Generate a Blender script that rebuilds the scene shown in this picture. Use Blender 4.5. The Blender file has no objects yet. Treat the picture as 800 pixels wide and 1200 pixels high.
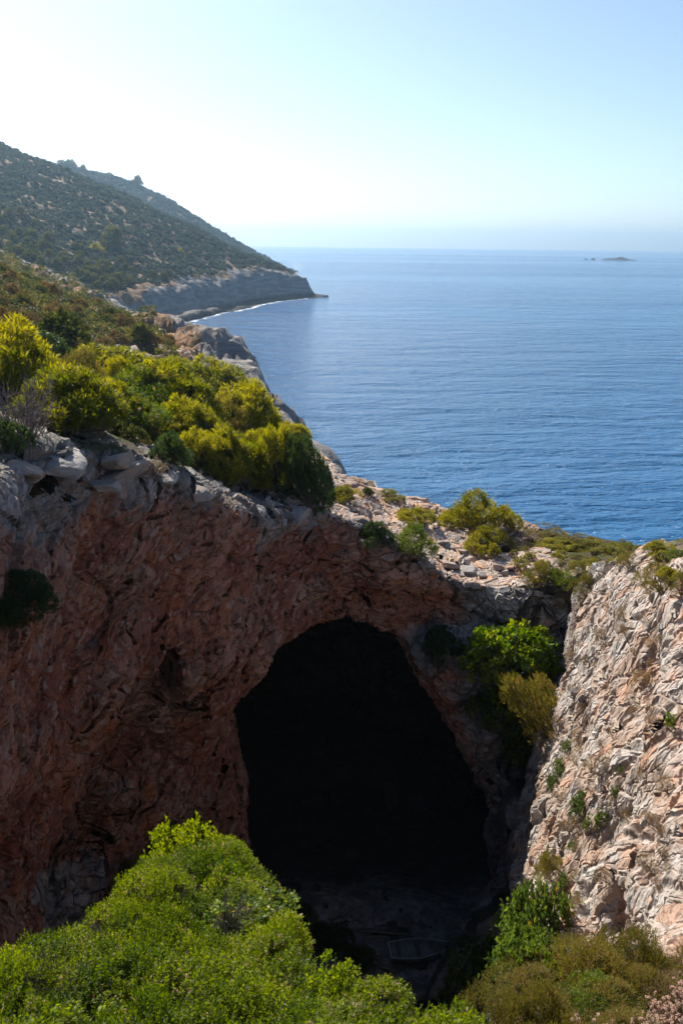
import bpy, math, random, time
import numpy as np
from mathutils import Vector, Matrix, Euler
from mathutils.bvhtree import BVHTree

T0 = time.time()
C = bpy.context.scene.collection
SC = bpy.context.scene
rad = math.radians

# ------------------------------------------------------------------ camera, sky, sun, exposure
CAM_POS = Vector((0.0, 0.0, 40.0))
PITCH, ROLL, FPX = 17.45, 0.70, 1000.0
CAM_ROT = Euler((rad(90 - PITCH), 0, 0)).to_matrix() @ Matrix.Rotation(rad(ROLL), 3, 'Z')
cam = bpy.data.cameras.new('camera')
cam.sensor_fit = 'VERTICAL'
cam.sensor_height = 36.0
cam.lens = 30.0
cam.clip_start = 0.1
cam.clip_end = 80000.0
cam.dof.use_dof = True
cam.dof.focus_distance = 45.0
cam.dof.aperture_fstop = 4.0
cam_o = bpy.data.objects.new('camera', cam)
cam_o.matrix_world = Matrix.Translation(CAM_POS) @ CAM_ROT.to_4x4()
C.objects.link(cam_o)
SC.camera = cam_o

SUN_AZ, SUN_EL = -35.0, 43.0          # azimuth from the view direction (+y), negative = to the left
world = bpy.data.worlds.new('World')
SC.world = world
world.use_nodes = True
wn = world.node_tree
wn.nodes.clear()
w_out = wn.nodes.new('ShaderNodeOutputWorld')
w_bg = wn.nodes.new('ShaderNodeBackground')
w_sky = wn.nodes.new('ShaderNodeTexSky')
w_sky.sky_type = 'NISHITA'
w_sky.sun_disc = False
w_sky.sun_elevation = rad(SUN_EL)
w_sky.sun_rotation = rad(SUN_AZ)
w_sky.altitude = 0
w_sky.air_density = 0.7
w_sky.dust_density = 0.9
w_sky.ozone_density = 2.2
w_bg.inputs['Strength'].default_value = 0.10
wn.links.new(w_sky.outputs[0], w_bg.inputs[0])
wn.links.new(w_bg.outputs[0], w_out.inputs[0])

sl = bpy.data.lights.new('sun', 'SUN')
sl.energy = 5.0
sl.angle = rad(0.53)
sl.color = (1.0, 0.93, 0.82)
sun = bpy.data.objects.new('sun', sl)
SUN_DIR = Vector((math.sin(rad(SUN_AZ)) * math.cos(rad(SUN_EL)), math.cos(rad(SUN_AZ)) * math.cos(rad(SUN_EL)), math.sin(rad(SUN_EL))))
sun.rotation_euler = SUN_DIR.to_track_quat('Z', 'Y').to_euler()
sun.location = (-30, 40, 90)
C.objects.link(sun)

SC.view_settings.view_transform = 'Standard'
SC.view_settings.look = 'None'
SC.view_settings.gamma = 1.0
SC.view_settings.use_curve_mapping = False
SC.view_settings.exposure = 0.90
SC.render.engine = 'CYCLES'
HAZE = 0.00015
SC.cycles.use_denoising = True
SC.cycles.use_adaptive_sampling = True
SC.cycles.adaptive_threshold = 0.02
SC.cycles.max_bounces = 8
SC.cycles.diffuse_bounces = 3
SC.cycles.glossy_bounces = 3
SC.cycles.transmission_bounces = 4
SC.cycles.volume_bounces = 0
SC.cycles.sample_clamp_indirect = 6.0
SC.cycles.caustics_reflective = False
SC.cycles.caustics_refractive = False

# ------------------------------------------------------------------ numpy noise
_r = np.random.RandomState(7)
PERM = _r.permutation(256).astype(np.int32)
PERM = np.concatenate([PERM, PERM, PERM])
GR = _r.normal(size=(256, 3)).astype(np.float32)
GR /= np.linalg.norm(GR, axis=1, keepdims=True)

def perlin(p):
    p = np.asarray(p, np.float32)
    i = np.floor(p).astype(np.int32)
    f = p - i
    u = f * f * f * (f * (f * 6 - 15) + 10)
    i &= 255
    out = 0
    for dx in (0, 1):
        wx = u[:, 0] if dx else 1 - u[:, 0]
        for dy in (0, 1):
            wy = u[:, 1] if dy else 1 - u[:, 1]
            for dz in (0, 1):
                wz = u[:, 2] if dz else 1 - u[:, 2]
                h = PERM[PERM[PERM[(i[:, 0] + dx) & 255] + ((i[:, 1] + dy) & 255)] + ((i[:, 2] + dz) & 255)]
                g = GR[h]
                d = g[:, 0] * (f[:, 0] - dx) + g[:, 1] * (f[:, 1] - dy) + g[:, 2] * (f[:, 2] - dz)
                out = out + wx * wy * wz * d
    return out

def fbm(p, octv=4):
    s, a = 0, 1.0
    for _ in range(octv):
        s = s + a * perlin(p)
        p = p * 2.03 + 11.7
        a *= 0.5
    return s

def sstep(a, b, x):
    t = np.clip((x - a) / (b - a), 0, 1)
    return t * t * (3 - 2 * t)

def smax(a, b, k):
    h = np.clip(0.5 + 0.5 * (a - b) / k, 0, 1)
    return b + (a - b) * h + k * h * (1 - h)

def smin(a, b, k):
    return -smax(-a, -b, k)

# ------------------------------------------------------------------ object helpers
def tag(o, label=None, cat=None, group=None, kind=None):
    if label: o['label'] = label
    if cat: o['category'] = cat
    if group: o['group'] = group
    if kind: o['kind'] = kind
    return o

def mesh_np(name, v, faces, mat=None, smooth=False, attrs=None):
    """faces: int array (n,k) or list of such arrays"""
    fl = faces if isinstance(faces, list) else [faces]
    me = bpy.data.meshes.new(name)
    v = np.asarray(v, np.float32)
    tot = np.concatenate([np.full(len(f), f.shape[1], np.int32) for f in fl])
    idx = np.concatenate([np.asarray(f, np.int32).ravel() for f in fl])
    me.vertices.add(len(v)); me.vertices.foreach_set('co', v.ravel())
    me.loops.add(len(idx)); me.loops.foreach_set('vertex_index', idx)
    st = np.concatenate([[0], np.cumsum(tot)[:-1]]).astype(np.int32)
    me.polygons.add(len(tot)); me.polygons.foreach_set('loop_start', st)
    me.update(calc_edges=True)
    if smooth: me.polygons.foreach_set('use_smooth', np.ones(len(tot), bool))
    for k, a in (attrs or {}).items():
        at = me.attributes.new(k, 'FLOAT', 'POINT')
        at.data.foreach_set('value', np.asarray(a, np.float32))
    if mat: me.materials.append(mat)
    me.validate()
    return me

def link(name, me, parent=None, loc=None):
    o = bpy.data.objects.new(name, me)
    C.objects.link(o)
    if parent: o.parent = parent
    if loc is not None: o.location = loc
    return o

def copy_tree(o, parent=None):
    c = o.copy()
    C.objects.link(c)
    if parent: c.parent = parent
    for ch in o.children: copy_tree(ch, c)
    return c

def ray(px, py):
    """photo pixel -> world direction"""
    return (CAM_ROT @ Vector(((px - 400) / FPX, (600 - py) / FPX, -1.0))).normalized()

# ------------------------------------------------------------------ node helpers
class NT:
    def __init__(s, m):
        m.use_nodes = True
        s.t = m.node_tree
        s.t.nodes.clear()
        s.out = s.n('ShaderNodeOutputMaterial')
    def n(s, ty, **kw):
        x = s.t.nodes.new(ty)
        for k, v in kw.items(): setattr(x, k, v)
        return x
    def l(s, a, b): s.t.links.new(a, b)
    def val(s, x, sock):
        if isinstance(x, (int, float)): sock.default_value = x
        elif isinstance(x, tuple): sock.default_value = x if len(x) == len(sock.default_value) else (*x, 1.0)
        else: s.l(x, sock)
    def math(s, op, a, b=0.0, clamp=False):
        x = s.n('ShaderNodeMath', operation=op, use_clamp=clamp)
        s.val(a, x.inputs[0]); s.val(b, x.inputs[1])
        return x.outputs[0]
    def mix(s, f, a, b):
        x = s.n('ShaderNodeMix', data_type='RGBA')
        s.val(f, x.inputs[0]); s.val(a, x.inputs[6]); s.val(b, x.inputs[7])
        return x.outputs[2]
    def lerp(s, f, a, b):
        x = s.n('ShaderNodeMix', data_type='FLOAT')
        s.val(f, x.inputs[0]); s.val(a, x.inputs[2]); s.val(b, x.inputs[3])
        return x.outputs[0]
    def ramp(s, f, a, b):
        x = s.n('ShaderNodeMapRange', interpolation_type='SMOOTHSTEP')
        s.val(f, x.inputs[0]); x.inputs[1].default_value = a; x.inputs[2].default_value = b
        return x.outputs[0]
    def attr(s, name):
        return s.n('ShaderNodeAttribute', attribute_name=name).outputs['Fac']
    def coord(s):
        return s.n('ShaderNodeTexCoord').outputs['Object']
    def map(s, v, scale=(1, 1, 1), rot=(0, 0, 0), loc=(0, 0, 0)):
        x = s.n('ShaderNodeMapping')
        s.l(v, x.inputs[0])
        x.inputs['Scale'].default_value = scale
        x.inputs['Rotation'].default_value = rot
        x.inputs['Location'].default_value = loc
        return x.outputs[0]
    def noise(s, v, sc, det=4, rough=0.55, out=0, dist=0.0):
        x = s.n('ShaderNodeTexNoise')
        s.l(v, x.inputs['Vector'])
        x.inputs['Scale'].default_value = sc
        x.inputs['Detail'].default_value = det
        x.inputs['Roughness'].default_value = rough
        x.inputs['Distortion'].default_value = dist
        return x.outputs[out]
    def vor(s, v, sc, feature='F1', out='Distance', metric='EUCLIDEAN', rnd=1.0):
        x = s.n('ShaderNodeTexVoronoi', feature=feature)
        if feature != 'DISTANCE_TO_EDGE': x.distance = metric
        s.l(v, x.inputs['Vector'])
        x.inputs['Scale'].default_value = sc
        x.inputs['Randomness'].default_value = rnd
        return x.outputs[out]
    def sep(s, v):
        x = s.n('ShaderNodeSeparateXYZ')
        s.l(v, x.inputs[0])
        return x.outputs

def warp(t, v, sc, amt):
    """push texture coordinates about with noise so that cells do not look regular"""
    nz = t.noise(v, sc, 2, 0.5, out=1)
    a = t.n('ShaderNodeVectorMath', operation='SUBTRACT'); t.l(nz, a.inputs[0]); a.inputs[1].default_value = (0.5, 0.5, 0.5)
    b = t.n('ShaderNodeVectorMath', operation='SCALE'); t.l(a.outputs[0], b.inputs[0]); b.inputs['Scale'].default_value = amt
    c = t.n('ShaderNodeVectorMath', operation='ADD'); t.l(v, c.inputs[0]); t.l(b.outputs[0], c.inputs[1])
    return c.outputs[0]

def principled(t, col, rough=0.9, spec=0.2, normal=None):
    b = t.n('ShaderNodeBsdfPrincipled')
    t.val(col, b.inputs['Base Color']); t.val(rough, b.inputs['Roughness']); t.val(spec, b.inputs['Specular IOR Level'])
    if normal is not None: t.l(normal, b.inputs['Normal'])
    return b

def bump(t, h, strength=0.5, dist=0.1, normal=None):
    b = t.n('ShaderNodeBump')
    b.inputs['Strength'].default_value = strength
    b.inputs['Distance'].default_value = dist
    t.l(h, b.inputs['Height'])
    if normal is not None: t.l(normal, b.inputs['Normal'])
    return b.outputs[0]

# ------------------------------------------------------------------ materials
def mat_rock():
    m = bpy.data.materials.new('limestone_cliff')
    t = NT(m)
    co = t.coord()
    red, right, top = t.attr('red'), t.attr('right'), t.attr('soil')
    w = warp(t, co, 0.45, 0.45)
    # bedded blocks: long along the dipping beds on the left and far walls, upright flutes on the right wall
    vl = t.map(w, (0.8, 1.0, 0.9), (rad(-48), 0, rad(8)))
    vl = t.map(vl, (0.75, 0.72, 1.45))
    vr = t.map(w, (1.0, 1.0, 1.0), (rad(-24), 0, 0))
    vr = t.map(vr, (0.95, 1.15, 0.42))
    vv = t.n('ShaderNodeMix', data_type='VECTOR')
    t.val(t.ramp(right, 0.35, 0.65), vv.inputs[0]); t.l(vl, vv.inputs[4]); t.l(vr, vv.inputs[5])
    v = vv.outputs[1]
    def facet(sc, edge=None):
        """broken rock: every cell is a flat face with a tilt and a height of its own, sinking to a crack at its edges"""
        x = t.n('ShaderNodeTexVoronoi', feature='F1')
        t.l(v, x.inputs['Vector']); x.inputs['Scale'].default_value = sc
        d = t.n('ShaderNodeVectorMath', operation='SUBTRACT'); t.l(v, d.inputs[0]); t.l(x.outputs['Position'], d.inputs[1])
        c = t.n('ShaderNodeVectorMath', operation='SUBTRACT'); t.l(x.outputs['Color'], c.inputs[0]); c.inputs[1].default_value = (0.5, 0.5, 0.5)
        dt = t.n('ShaderNodeVectorMath', operation='DOT_PRODUCT'); t.l(d.outputs[0], dt.inputs[0]); t.l(c.outputs[0], dt.inputs[1])
        cs = t.sep(x.outputs['Color'])
        h_ = t.math('ADD', t.math('MULTIPLY', dt.outputs['Value'], sc * 1.5), t.math('ADD', t.math('MULTIPLY', cs[0], 0.8), 0.4))
        if edge: h_ = t.math('MULTIPLY', h_, t.ramp(t.vor(v, sc, feature='DISTANCE_TO_EDGE'), 0.0, edge))
        return h_, cs[1], cs[2]
    h1, c1, _ = facet(0.42, 0.05)
    h2, c2, c2b = facet(1.05, 0.06)
    h3, c3, c3b = facet(2.4, 0.09)
    h4, c4, c4b = facet(6.0)
    n1 = t.noise(v, 0.9, 4, 0.6)
    n2 = t.noise(v, 5.0, 4, 0.65)
    gl = t.noise(t.map(t.map(w, (1, 1, 1), (rad(-46), 0, rad(6))), (0.10, 0.12, 0.58)), 1.0, 5, 0.58)
    gr = t.noise(t.map(t.map(w, (1, 1, 1), (0, rad(14), 0)), (0.6, 1.1, 0.15)), 1.0, 4, 0.52)
    rt = t.ramp(right, 0.35, 0.65)
    ridge_ = t.math('ABSOLUTE', t.math('SUBTRACT', t.lerp(rt, gl, gr), 0.5))
    h = t.math('MULTIPLY', h1, t.lerp(rt, t.lerp(red, 0.62, 0.30), 0.16))
    fr = t.noise(t.map(t.map(w, (1, 1, 1), (rad(16), rad(14), 0)), (0.4, 0.62, 0.075)), 1.0, 2, 0.5)
    frc = t.math('MINIMUM', t.math('ABSOLUTE', t.math('SUBTRACT', fr, 0.5)), 0.035)
    big_l = t.math('ADD', t.math('MULTIPLY', gl, 3.2), t.math('MULTIPLY', t.math('SUBTRACT', 0.35, ridge_), 0.9))
    h = t.math('ADD', h, t.lerp(rt, big_l, t.math('ADD', t.math('ADD', t.math('MULTIPLY', gr, 1.25), t.math('MULTIPLY', gl, 0.6)), t.math('MULTIPLY', frc, 11.0))))
    h = t.math('ADD', h, t.math('MULTIPLY', h2, t.lerp(rt, t.lerp(red, 0.24, 0.19), 0.12)))
    h = t.math('ADD', h, t.math('MULTIPLY', h3, t.lerp(rt, t.lerp(red, 0.14, 0.13), 0.07)))
    g2h = t.noise(t.map(t.map(w, (1, 1, 1), (rad(-44), 0, rad(6))), (0.35, 0.4, 2.6)), 1.0, 4, 0.6)
    h = t.math('ADD', h, t.math('MULTIPLY', g2h, t.lerp(rt, 0.7, 0.1)))
    h = t.math('ADD', h, t.math('MULTIPLY', n1, t.lerp(rt, 0.5, 0.28)))
    h = t.math('ADD', h, t.math('MULTIPLY', n2, t.lerp(rt, 0.12, 0.06)))
    # colours of the stone, plus shade painted into the cave rock
    nb = t.noise(co, 0.16, 4, 0.55)
    ns = t.noise(v, 1.4, 5, 0.62)
    nf = t.noise(v, 5.0, 4, 0.65)
    nst = t.noise(t.map(co, (1.2, 1.2, 0.22)), 0.9, 4, 0.6)
    grey = t.mix(t.ramp(ns, 0.32, 0.68), (0.18, 0.17, 0.165), (0.38, 0.355, 0.335))
    grey = t.mix(t.math('MULTIPLY', t.ramp(nf, 0.5, 0.72), 0.6), grey, (0.13, 0.125, 0.12))
    orange = t.mix(t.ramp(ns, 0.35, 0.66), (0.29, 0.105, 0.056), (0.36, 0.17, 0.11))
    orange = t.mix(t.ramp(nb, 0.40, 0.60), orange, (0.29, 0.155, 0.11))
    orange = t.mix(t.math('MULTIPLY', t.ramp(gl, 0.48, 0.66), 0.75), orange, (0.41, 0.265, 0.205))
    orange = t.mix(t.math('MULTIPLY', t.ramp(nst, 0.52, 0.68), 0.8), orange, (0.36, 0.115, 0.045))
    orange = t.mix(t.math('MULTIPLY', t.ramp(c3, 0.72, 0.95), 0.6), orange, (0.25, 0.185, 0.15))
    orange = t.mix(t.math('MULTIPLY', t.ramp(c2, 0.65, 0.95), 0.5), orange, (0.20, 0.10, 0.075))
    orange = t.mix(t.math('MULTIPLY', t.ramp(nf, 0.55, 0.75), 0.5), orange, (0.17, 0.075, 0.05))
    grey = t.mix(t.math('MULTIPLY', t.ramp(c3b, 0.55, 0.95), 0.55), grey, (0.22, 0.13, 0.09))
    grey = t.mix(t.math('MULTIPLY', t.ramp(c2b, 0.6, 0.95), 0.6), grey, (0.10, 0.098, 0.10))
    rr = t.math('ADD', red, t.math('MULTIPLY', t.math('SUBTRACT', ns, 0.5), 1.7))
    rr = t.math('ADD', rr, t.math('MULTIPLY', t.math('SUBTRACT', c1, 0.5), 0.35))
    stain = t.noise(t.map(co, (1.3, 1.3, 0.10)), 1.0, 4, 0.6)
    orange = t.mix(t.math('MULTIPLY', t.ramp(stain, 0.54, 0.66), 0.55), orange, (0.11, 0.075, 0.062))
    orange = t.mix(t.math('MULTIPLY', t.ramp(t.noise(co, 0.30, 3, 0.5), 0.46, 0.62), 0.65), orange, (0.22, 0.07, 0.04))
    orange = t.mix(t.math('MULTIPLY', t.ramp(c4, 0.80, 0.92), 0.6), orange, (0.36, 0.27, 0.225))
    orange = t.mix(t.math('MULTIPLY', t.ramp(c4b, 0.74, 0.92), 0.65), orange, (0.10, 0.045, 0.03))
    grey = t.mix(t.math('MULTIPLY', t.ramp(c4b, 0.74, 0.92), 0.6), grey, (0.11, 0.10, 0.095))
    col = t.mix(t.ramp(rr, 0.25, 0.75), grey, orange)
    pale = t.mix(t.ramp(nst, 0.36, 0.62), (0.37, 0.32, 0.28), (0.29, 0.20, 0.148))
    pale = t.mix(t.ramp(ns, 0.44, 0.66), pale, (0.375, 0.35, 0.33))
    pale = t.mix(t.math('MULTIPLY', t.ramp(nf, 0.54, 0.74), 0.7), pale, (0.24, 0.17, 0.13))
    pale = t.mix(t.math('MULTIPLY', t.ramp(nb, 0.5, 0.66), 0.5), pale, (0.36, 0.25, 0.19))
    pale = t.mix(t.math('MULTIPLY', t.ramp(c3b, 0.7, 0.95), 0.5), pale, (0.42, 0.22, 0.13))
    pale = t.mix(t.math('MULTIPLY', t.ramp(c2b, 0.65, 0.95), 0.5), pale, (0.42, 0.395, 0.37))
    pale = t.mix(t.math('MULTIPLY', t.ramp(c4b, 0.78, 0.94), 0.7), pale, (0.15, 0.105, 0.08))
    pale = t.mix(t.math('MULTIPLY', t.ramp(t.noise(t.map(co, (1.1, 1.1, 0.12)), 1.0, 4, 0.6), 0.54, 0.66), 0.55), pale, (0.21, 0.175, 0.15))
    col = t.mix(t.ramp(right, 0.35, 0.65), col, pale)
    soil = t.mix(t.ramp(ns, 0.35, 0.7), (0.42, 0.22, 0.13), (0.46, 0.36, 0.28))
    soil = t.mix(t.ramp(nf, 0.5, 0.66), soil, (0.46, 0.41, 0.37))
    soil = t.mix(t.math('MULTIPLY', t.ramp(c3, 0.45, 0.6), 0.75), soil, (0.37, 0.33, 0.30))
    soil = t.mix(t.math('MULTIPLY', t.ramp(c4, 0.7, 0.9), 0.6), soil, (0.22, 0.15, 0.115))
    ss = t.math('ADD', top, t.math('MULTIPLY', t.math('SUBTRACT', n1, 0.5), 0.8))
    col = t.mix(t.ramp(ss, 0.45, 0.65), col, soil)
    col = t.mix(t.attr('cave'), col, t.mix(ns, (0.04, 0.035, 0.033), (0.07, 0.062, 0.056)))  # cave gloom put into the colour: rock turns near black behind the mouth
    green = t.attr('ground')
    gcol = t.mix(t.ramp(ns, 0.4, 0.6), (0.065, 0.05, 0.03), (0.045, 0.055, 0.018))
    col = t.mix(green, col, gcol)
    b = principled(t, col, 0.92, 0.15, bump(t, t.math('ADD', t.math('MULTIPLY', h4, 0.6), t.math('MULTIPLY', t.noise(co, 14, 4, 0.7), 0.6)), 0.45, 0.06))
    t.l(b.outputs[0], t.out.inputs[0])
    dsp = t.n('ShaderNodeDisplacement')
    t.l(t.lerp(rt, t.lerp(red, 3.3, 2.95), 1.8), dsp.inputs['Midlevel'])
    t.l(h, dsp.inputs['Height'])
    t.l(t.lerp(t.attr('floor'), t.lerp(green, t.lerp(t.ramp(ss, 0.45, 0.75), 0.72, 0.52), 0.25), 0.2), dsp.inputs['Scale'])
    t.l(dsp.outputs[0], t.out.inputs['Displacement'])
    m.displacement_method = 'BOTH'
    return m

def mat_stone(name, a, b_, c_):
    m = bpy.data.materials.new(name)
    t = NT(m)
    co = t.coord()
    oi = t.n('ShaderNodeObjectInfo').outputs['Random']
    n1, n2 = t.noise(co, 2.2, 5, 0.6), t.noise(co, 9, 4, 0.7)
    col = t.mix(t.ramp(n1, 0.35, 0.65), a, b_)
    col = t.mix(t.math('MULTIPLY', t.ramp(t.math('ADD', n1, t.math('MULTIPLY', oi, 0.3)), 0.6, 0.9), 0.8), col, c_)
    col = t.mix(t.math('MULTIPLY', t.ramp(n2, 0.5, 0.72), 0.5), col, (0.14, 0.12, 0.11))
    t.l(principled(t, col, 0.9, 0.2, bump(t, t.math('ADD', n1, n2), 0.6, 0.08)).outputs[0], t.out.inputs[0])
    return m

def mat_leaf(name, dark, light, dead, trans=0.45, deadfrac=0.9, spec=0.35, rough=0.5):
    m = bpy.data.materials.new(name)
    t = NT(m)
    tint = t.attr('tint')
    oi = t.n('ShaderNodeObjectInfo').outputs['Random']
    tt = t.math('ADD', tint, t.math('MULTIPLY', t.math('SUBTRACT', oi, 0.5), 0.42))
    col = t.mix(t.ramp(tt, 0.15, 0.8), dark, light)
    col = t.mix(t.ramp(tint, deadfrac, deadfrac + 0.03), col, dead)
    b = principled(t, col, rough, spec)
    tr = t.n('ShaderNodeBsdfTranslucent')
    hs = t.n('ShaderNodeHueSaturation'); hs.inputs['Hue'].default_value = 0.49; hs.inputs['Saturation'].default_value = 1.15; hs.inputs['Value'].default_value = 1.5
    t.l(col, hs.inputs['Color']); t.l(hs.outputs[0], tr.inputs[0])
    mx = t.n('ShaderNodeMixShader'); mx.inputs[0].default_value = trans
    t.l(b.outputs[0], mx.inputs[1]); t.l(tr.outputs[0], mx.inputs[2])
    t.l(mx.outputs[0], t.out.inputs[0])
    return m

def mat_plain(name, col, rough=0.8, spec=0.3, var=0.3, sc=6.0):
    m = bpy.data.materials.new(name)
    t = NT(m)
    n1 = t.noise(t.coord(), sc, 5, 0.65)
    c2 = tuple(c * (1 - var) for c in col)
    t.l(principled(t, t.mix(t.ramp(n1, 0.35, 0.65), col, c2), rough, spec, bump(t, n1, 0.3, 0.02)).outputs[0], t.out.inputs[0])
    return m

def mat_hill(name, cliff_lo, cliff_hi):
    """hillside: pale stones, red soil and dry grass; bare grey rock where it is steep or near the water"""
    m = bpy.data.materials.new(name)
    t = NT(m)
    co = t.coord()
    z = t.sep(co)[2]
    rockm = t.attr('rock')
    n1, n2, n3 = t.noise(co, 0.035, 5, 0.6), t.noise(co, 0.22, 5, 0.65), t.noise(co, 0.9, 4, 0.7)
    g = t.mix(t.ramp(n2, 0.36, 0.62), (0.11, 0.085, 0.04), (0.26, 0.15, 0.09))
    g = t.mix(t.ramp(t.math('ADD', n3, t.math('MULTIPLY', n1, 0.4)), 0.72, 0.84), g, (0.30, 0.265, 0.235))
    st = t.noise(t.map(co, (0.06, 0.06, 0.55), (rad(8), rad(10), 0)), 1.0, 5, 0.6)
    r = t.mix(t.ramp(st, 0.38, 0.62), (0.15, 0.14, 0.135), (0.25, 0.235, 0.22))
    r = t.mix(t.math('MULTIPLY', t.ramp(n3, 0.5, 0.7), 0.7), r, (0.17, 0.14, 0.12))
    r = t.mix(t.math('MULTIPLY', t.ramp(n2, 0.58, 0.72), 0.35), r, (0.30, 0.22, 0.17))
    zz = t.math('ADD', z, t.math('MULTIPLY', t.math('SUBTRACT', n2, 0.5), 3.0))
    r = t.mix(t.ramp(zz, cliff_hi, cliff_lo), r, (0.055, 0.05, 0.045))
    rm = t.ramp(t.math('ADD', rockm, t.math('MULTIPLY', t.math('SUBTRACT', n2, 0.5), 0.7)), 0.4, 0.6)
    col = t.mix(rm, g, r)
    vb = t.map(warp(t, co, 0.15, 3.0), (0.22, 0.22, 0.5))
    hgt = t.math('ADD', t.math('MULTIPLY', t.vor(vb, 1.0), 1.0), t.math('MULTIPLY', n3, 0.8))
    t.l(principled(t, col, 0.95, 0.1, bump(t, hgt, 0.7, 0.9)).outputs[0], t.out.inputs[0])
    return m

def mat_sea():
    m = bpy.data.materials.new('sea_water')
    t = NT(m)
    co = t.coord()
    w0 = t.noise(t.map(co, (0.012, 0.04, 1), (0, 0, rad(-8))), 1.0, 2, 0.5)
    w1 = t.noise(t.map(co, (0.05, 0.13, 1), (0, 0, rad(-10))), 1.0, 3, 0.55)
    w2 = t.noise(t.map(co, (0.22, 0.42, 1), (0, 0, rad(-16))), 1.0, 4, 0.6)
    w3 = t.noise(t.map(co, (0.9, 1.3, 1), (0, 0, rad(12))), 1.0, 4, 0.65)
    big = t.noise(t.map(co, (0.00035, 0.0016, 1), (0, 0, rad(5))), 1.0, 4, 0.55)
    h = t.math('ADD', t.math('MULTIPLY', w0, 4.5), t.math('MULTIPLY', w1, 3.6))
    h = t.math('ADD', h, t.math('MULTIPLY', w2, 1.8))
    h = t.math('ADD', h, t.math('MULTIPLY', w3, 0.5))
    calm = t.ramp(big, 0.42, 0.6)
    body = t.mix(calm, (0.001, 0.085, 0.225), (0.002, 0.098, 0.245))
    b = principled(t, body, t.lerp(calm, 0.15, 0.10), 0.28, bump(t, t.math('MULTIPLY', h, t.lerp(calm, 1.25, 0.6)), 1.0, 1.0))
    b.inputs['IOR'].default_value = 1.333
    t.l(b.outputs[0], t.out.inputs[0])
    return m

ROCK = mat_rock()
STONE_DK = mat_stone('cave_shade_stone', (0.05, 0.045, 0.042), (0.08, 0.072, 0.066), (0.06, 0.05, 0.045))  # boulder stone with the cave's shade put into its colour
STONE = mat_stone('pale_boulder', (0.23, 0.215, 0.205), (0.37, 0.345, 0.32), (0.30, 0.20, 0.145))
STONE_RED = mat_stone('red_stone', (0.34, 0.20, 0.14), (0.40, 0.30, 0.24), (0.45, 0.41, 0.37))
BARK = mat_plain('bark', (0.16, 0.125, 0.10), 0.9, 0.1, 0.4, 14)
BARK_PALE = mat_plain('pale_bark', (0.30, 0.26, 0.23), 0.9, 0.1, 0.3, 14)
L_MAQUIS = mat_leaf('maquis_leaf', (0.050, 0.086, 0.010), (0.145, 0.188, 0.018), (0.26, 0.18, 0.11), 0.58, 0.93)
L_PINE = mat_leaf('pine_needles', (0.085, 0.105, 0.012), (0.28, 0.26, 0.022), (0.16, 0.13, 0.06), 0.6, 0.97)
L_DARK = mat_leaf('dark_needles', (0.025, 0.05, 0.014), (0.065, 0.10, 0.024), (0.10, 0.08, 0.05), 0.4, 0.97)
L_HEATH = mat_leaf('heath_needles', (0.085, 0.08, 0.018), (0.17, 0.15, 0.03), (0.22, 0.135, 0.075), 0.5, 0.8)
L_FIG = mat_leaf('broad_leaf', (0.06, 0.11, 0.012), (0.20, 0.25, 0.02), (0.20, 0.15, 0.05), 0.55, 0.96)
L_VINE = mat_leaf('creeper_leaf', (0.05, 0.085, 0.018), (0.12, 0.165, 0.028), (0.25, 0.15, 0.03), 0.55, 0.965)
L_YELL = mat_leaf('yellow_green_leaf', (0.13, 0.135, 0.018), (0.30, 0.27, 0.03), (0.26, 0.19, 0.08), 0.5, 0.92)
L_DRY = mat_leaf('dry_leaf', (0.16, 0.11, 0.06), (0.27, 0.20, 0.10), (0.10, 0.11, 0.04), 0.35, 0.85)
L_SCRUB = mat_leaf('hill_scrub_leaf', (0.04, 0.055, 0.016), (0.12, 0.12, 0.028), (0.16, 0.11, 0.06), 0.4, 0.92, 0.08, 0.8)
L_HEADLAND = mat_leaf('headland_scrub_leaf', (0.034, 0.050, 0.042), (0.078, 0.094, 0.062), (0.10, 0.08, 0.05), 0.25, 0.95, 0.05, 0.9)  # bluer, paler tone puts distance haze into the leaf colour
L_SCRUB_BR = mat_leaf('brown_scrub_leaf', (0.09, 0.07, 0.028), (0.18, 0.13, 0.045), (0.18, 0.11, 0.06), 0.35, 0.9, 0.08, 0.8)
TWIG = mat_plain('grey_twig', (0.21, 0.175, 0.165), 0.9, 0.1, 0.35, 20)
STALK = mat_plain('dry_stalk', (0.42, 0.31, 0.22), 0.9, 0.1, 0.3, 20)
FLOWER = mat_leaf('dry_flower', (0.46, 0.32, 0.24), (0.66, 0.52, 0.43), (0.40, 0.24, 0.16), 0.3, 0.9)
REDFL = mat_leaf('red_petal', (0.35, 0.03, 0.02), (0.5, 0.06, 0.03), (0.4, 0.05, 0.03), 0.3, 0.95)
WOOD = mat_plain('weathered_wood', (0.24, 0.19, 0.15), 0.85, 0.2, 0.4, 5)
HULL = mat_plain('boat_blue_grey', (0.26, 0.27, 0.27), 0.6, 0.4, 0.35, 4)
WHITE = mat_plain('boat_white', (0.52, 0.52, 0.50), 0.5, 0.4, 0.12, 5)
FOAMM = bpy.data.materials.new('foam')
_t = NT(FOAMM)
_n = _t.noise(_t.map(_t.coord(), (1, 1, 1)), 0.16, 5, 0.7)
_e = _t.attr('edge')
_mx = _t.n('ShaderNodeMixShader')
_t.l(_t.ramp(_t.math('ADD', _n, _t.math('MULTIPLY', _e, 0.5)), 0.84, 1.04), _mx.inputs[0])
_t.l(_t.n('ShaderNodeBsdfTransparent').outputs[0], _mx.inputs[1])
_t.l(principled(_t, (0.85, 0.87, 0.88), 0.8, 0.3).outputs[0], _mx.inputs[2])
_t.l(_mx.outputs[0], _t.out.inputs[0])

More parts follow.
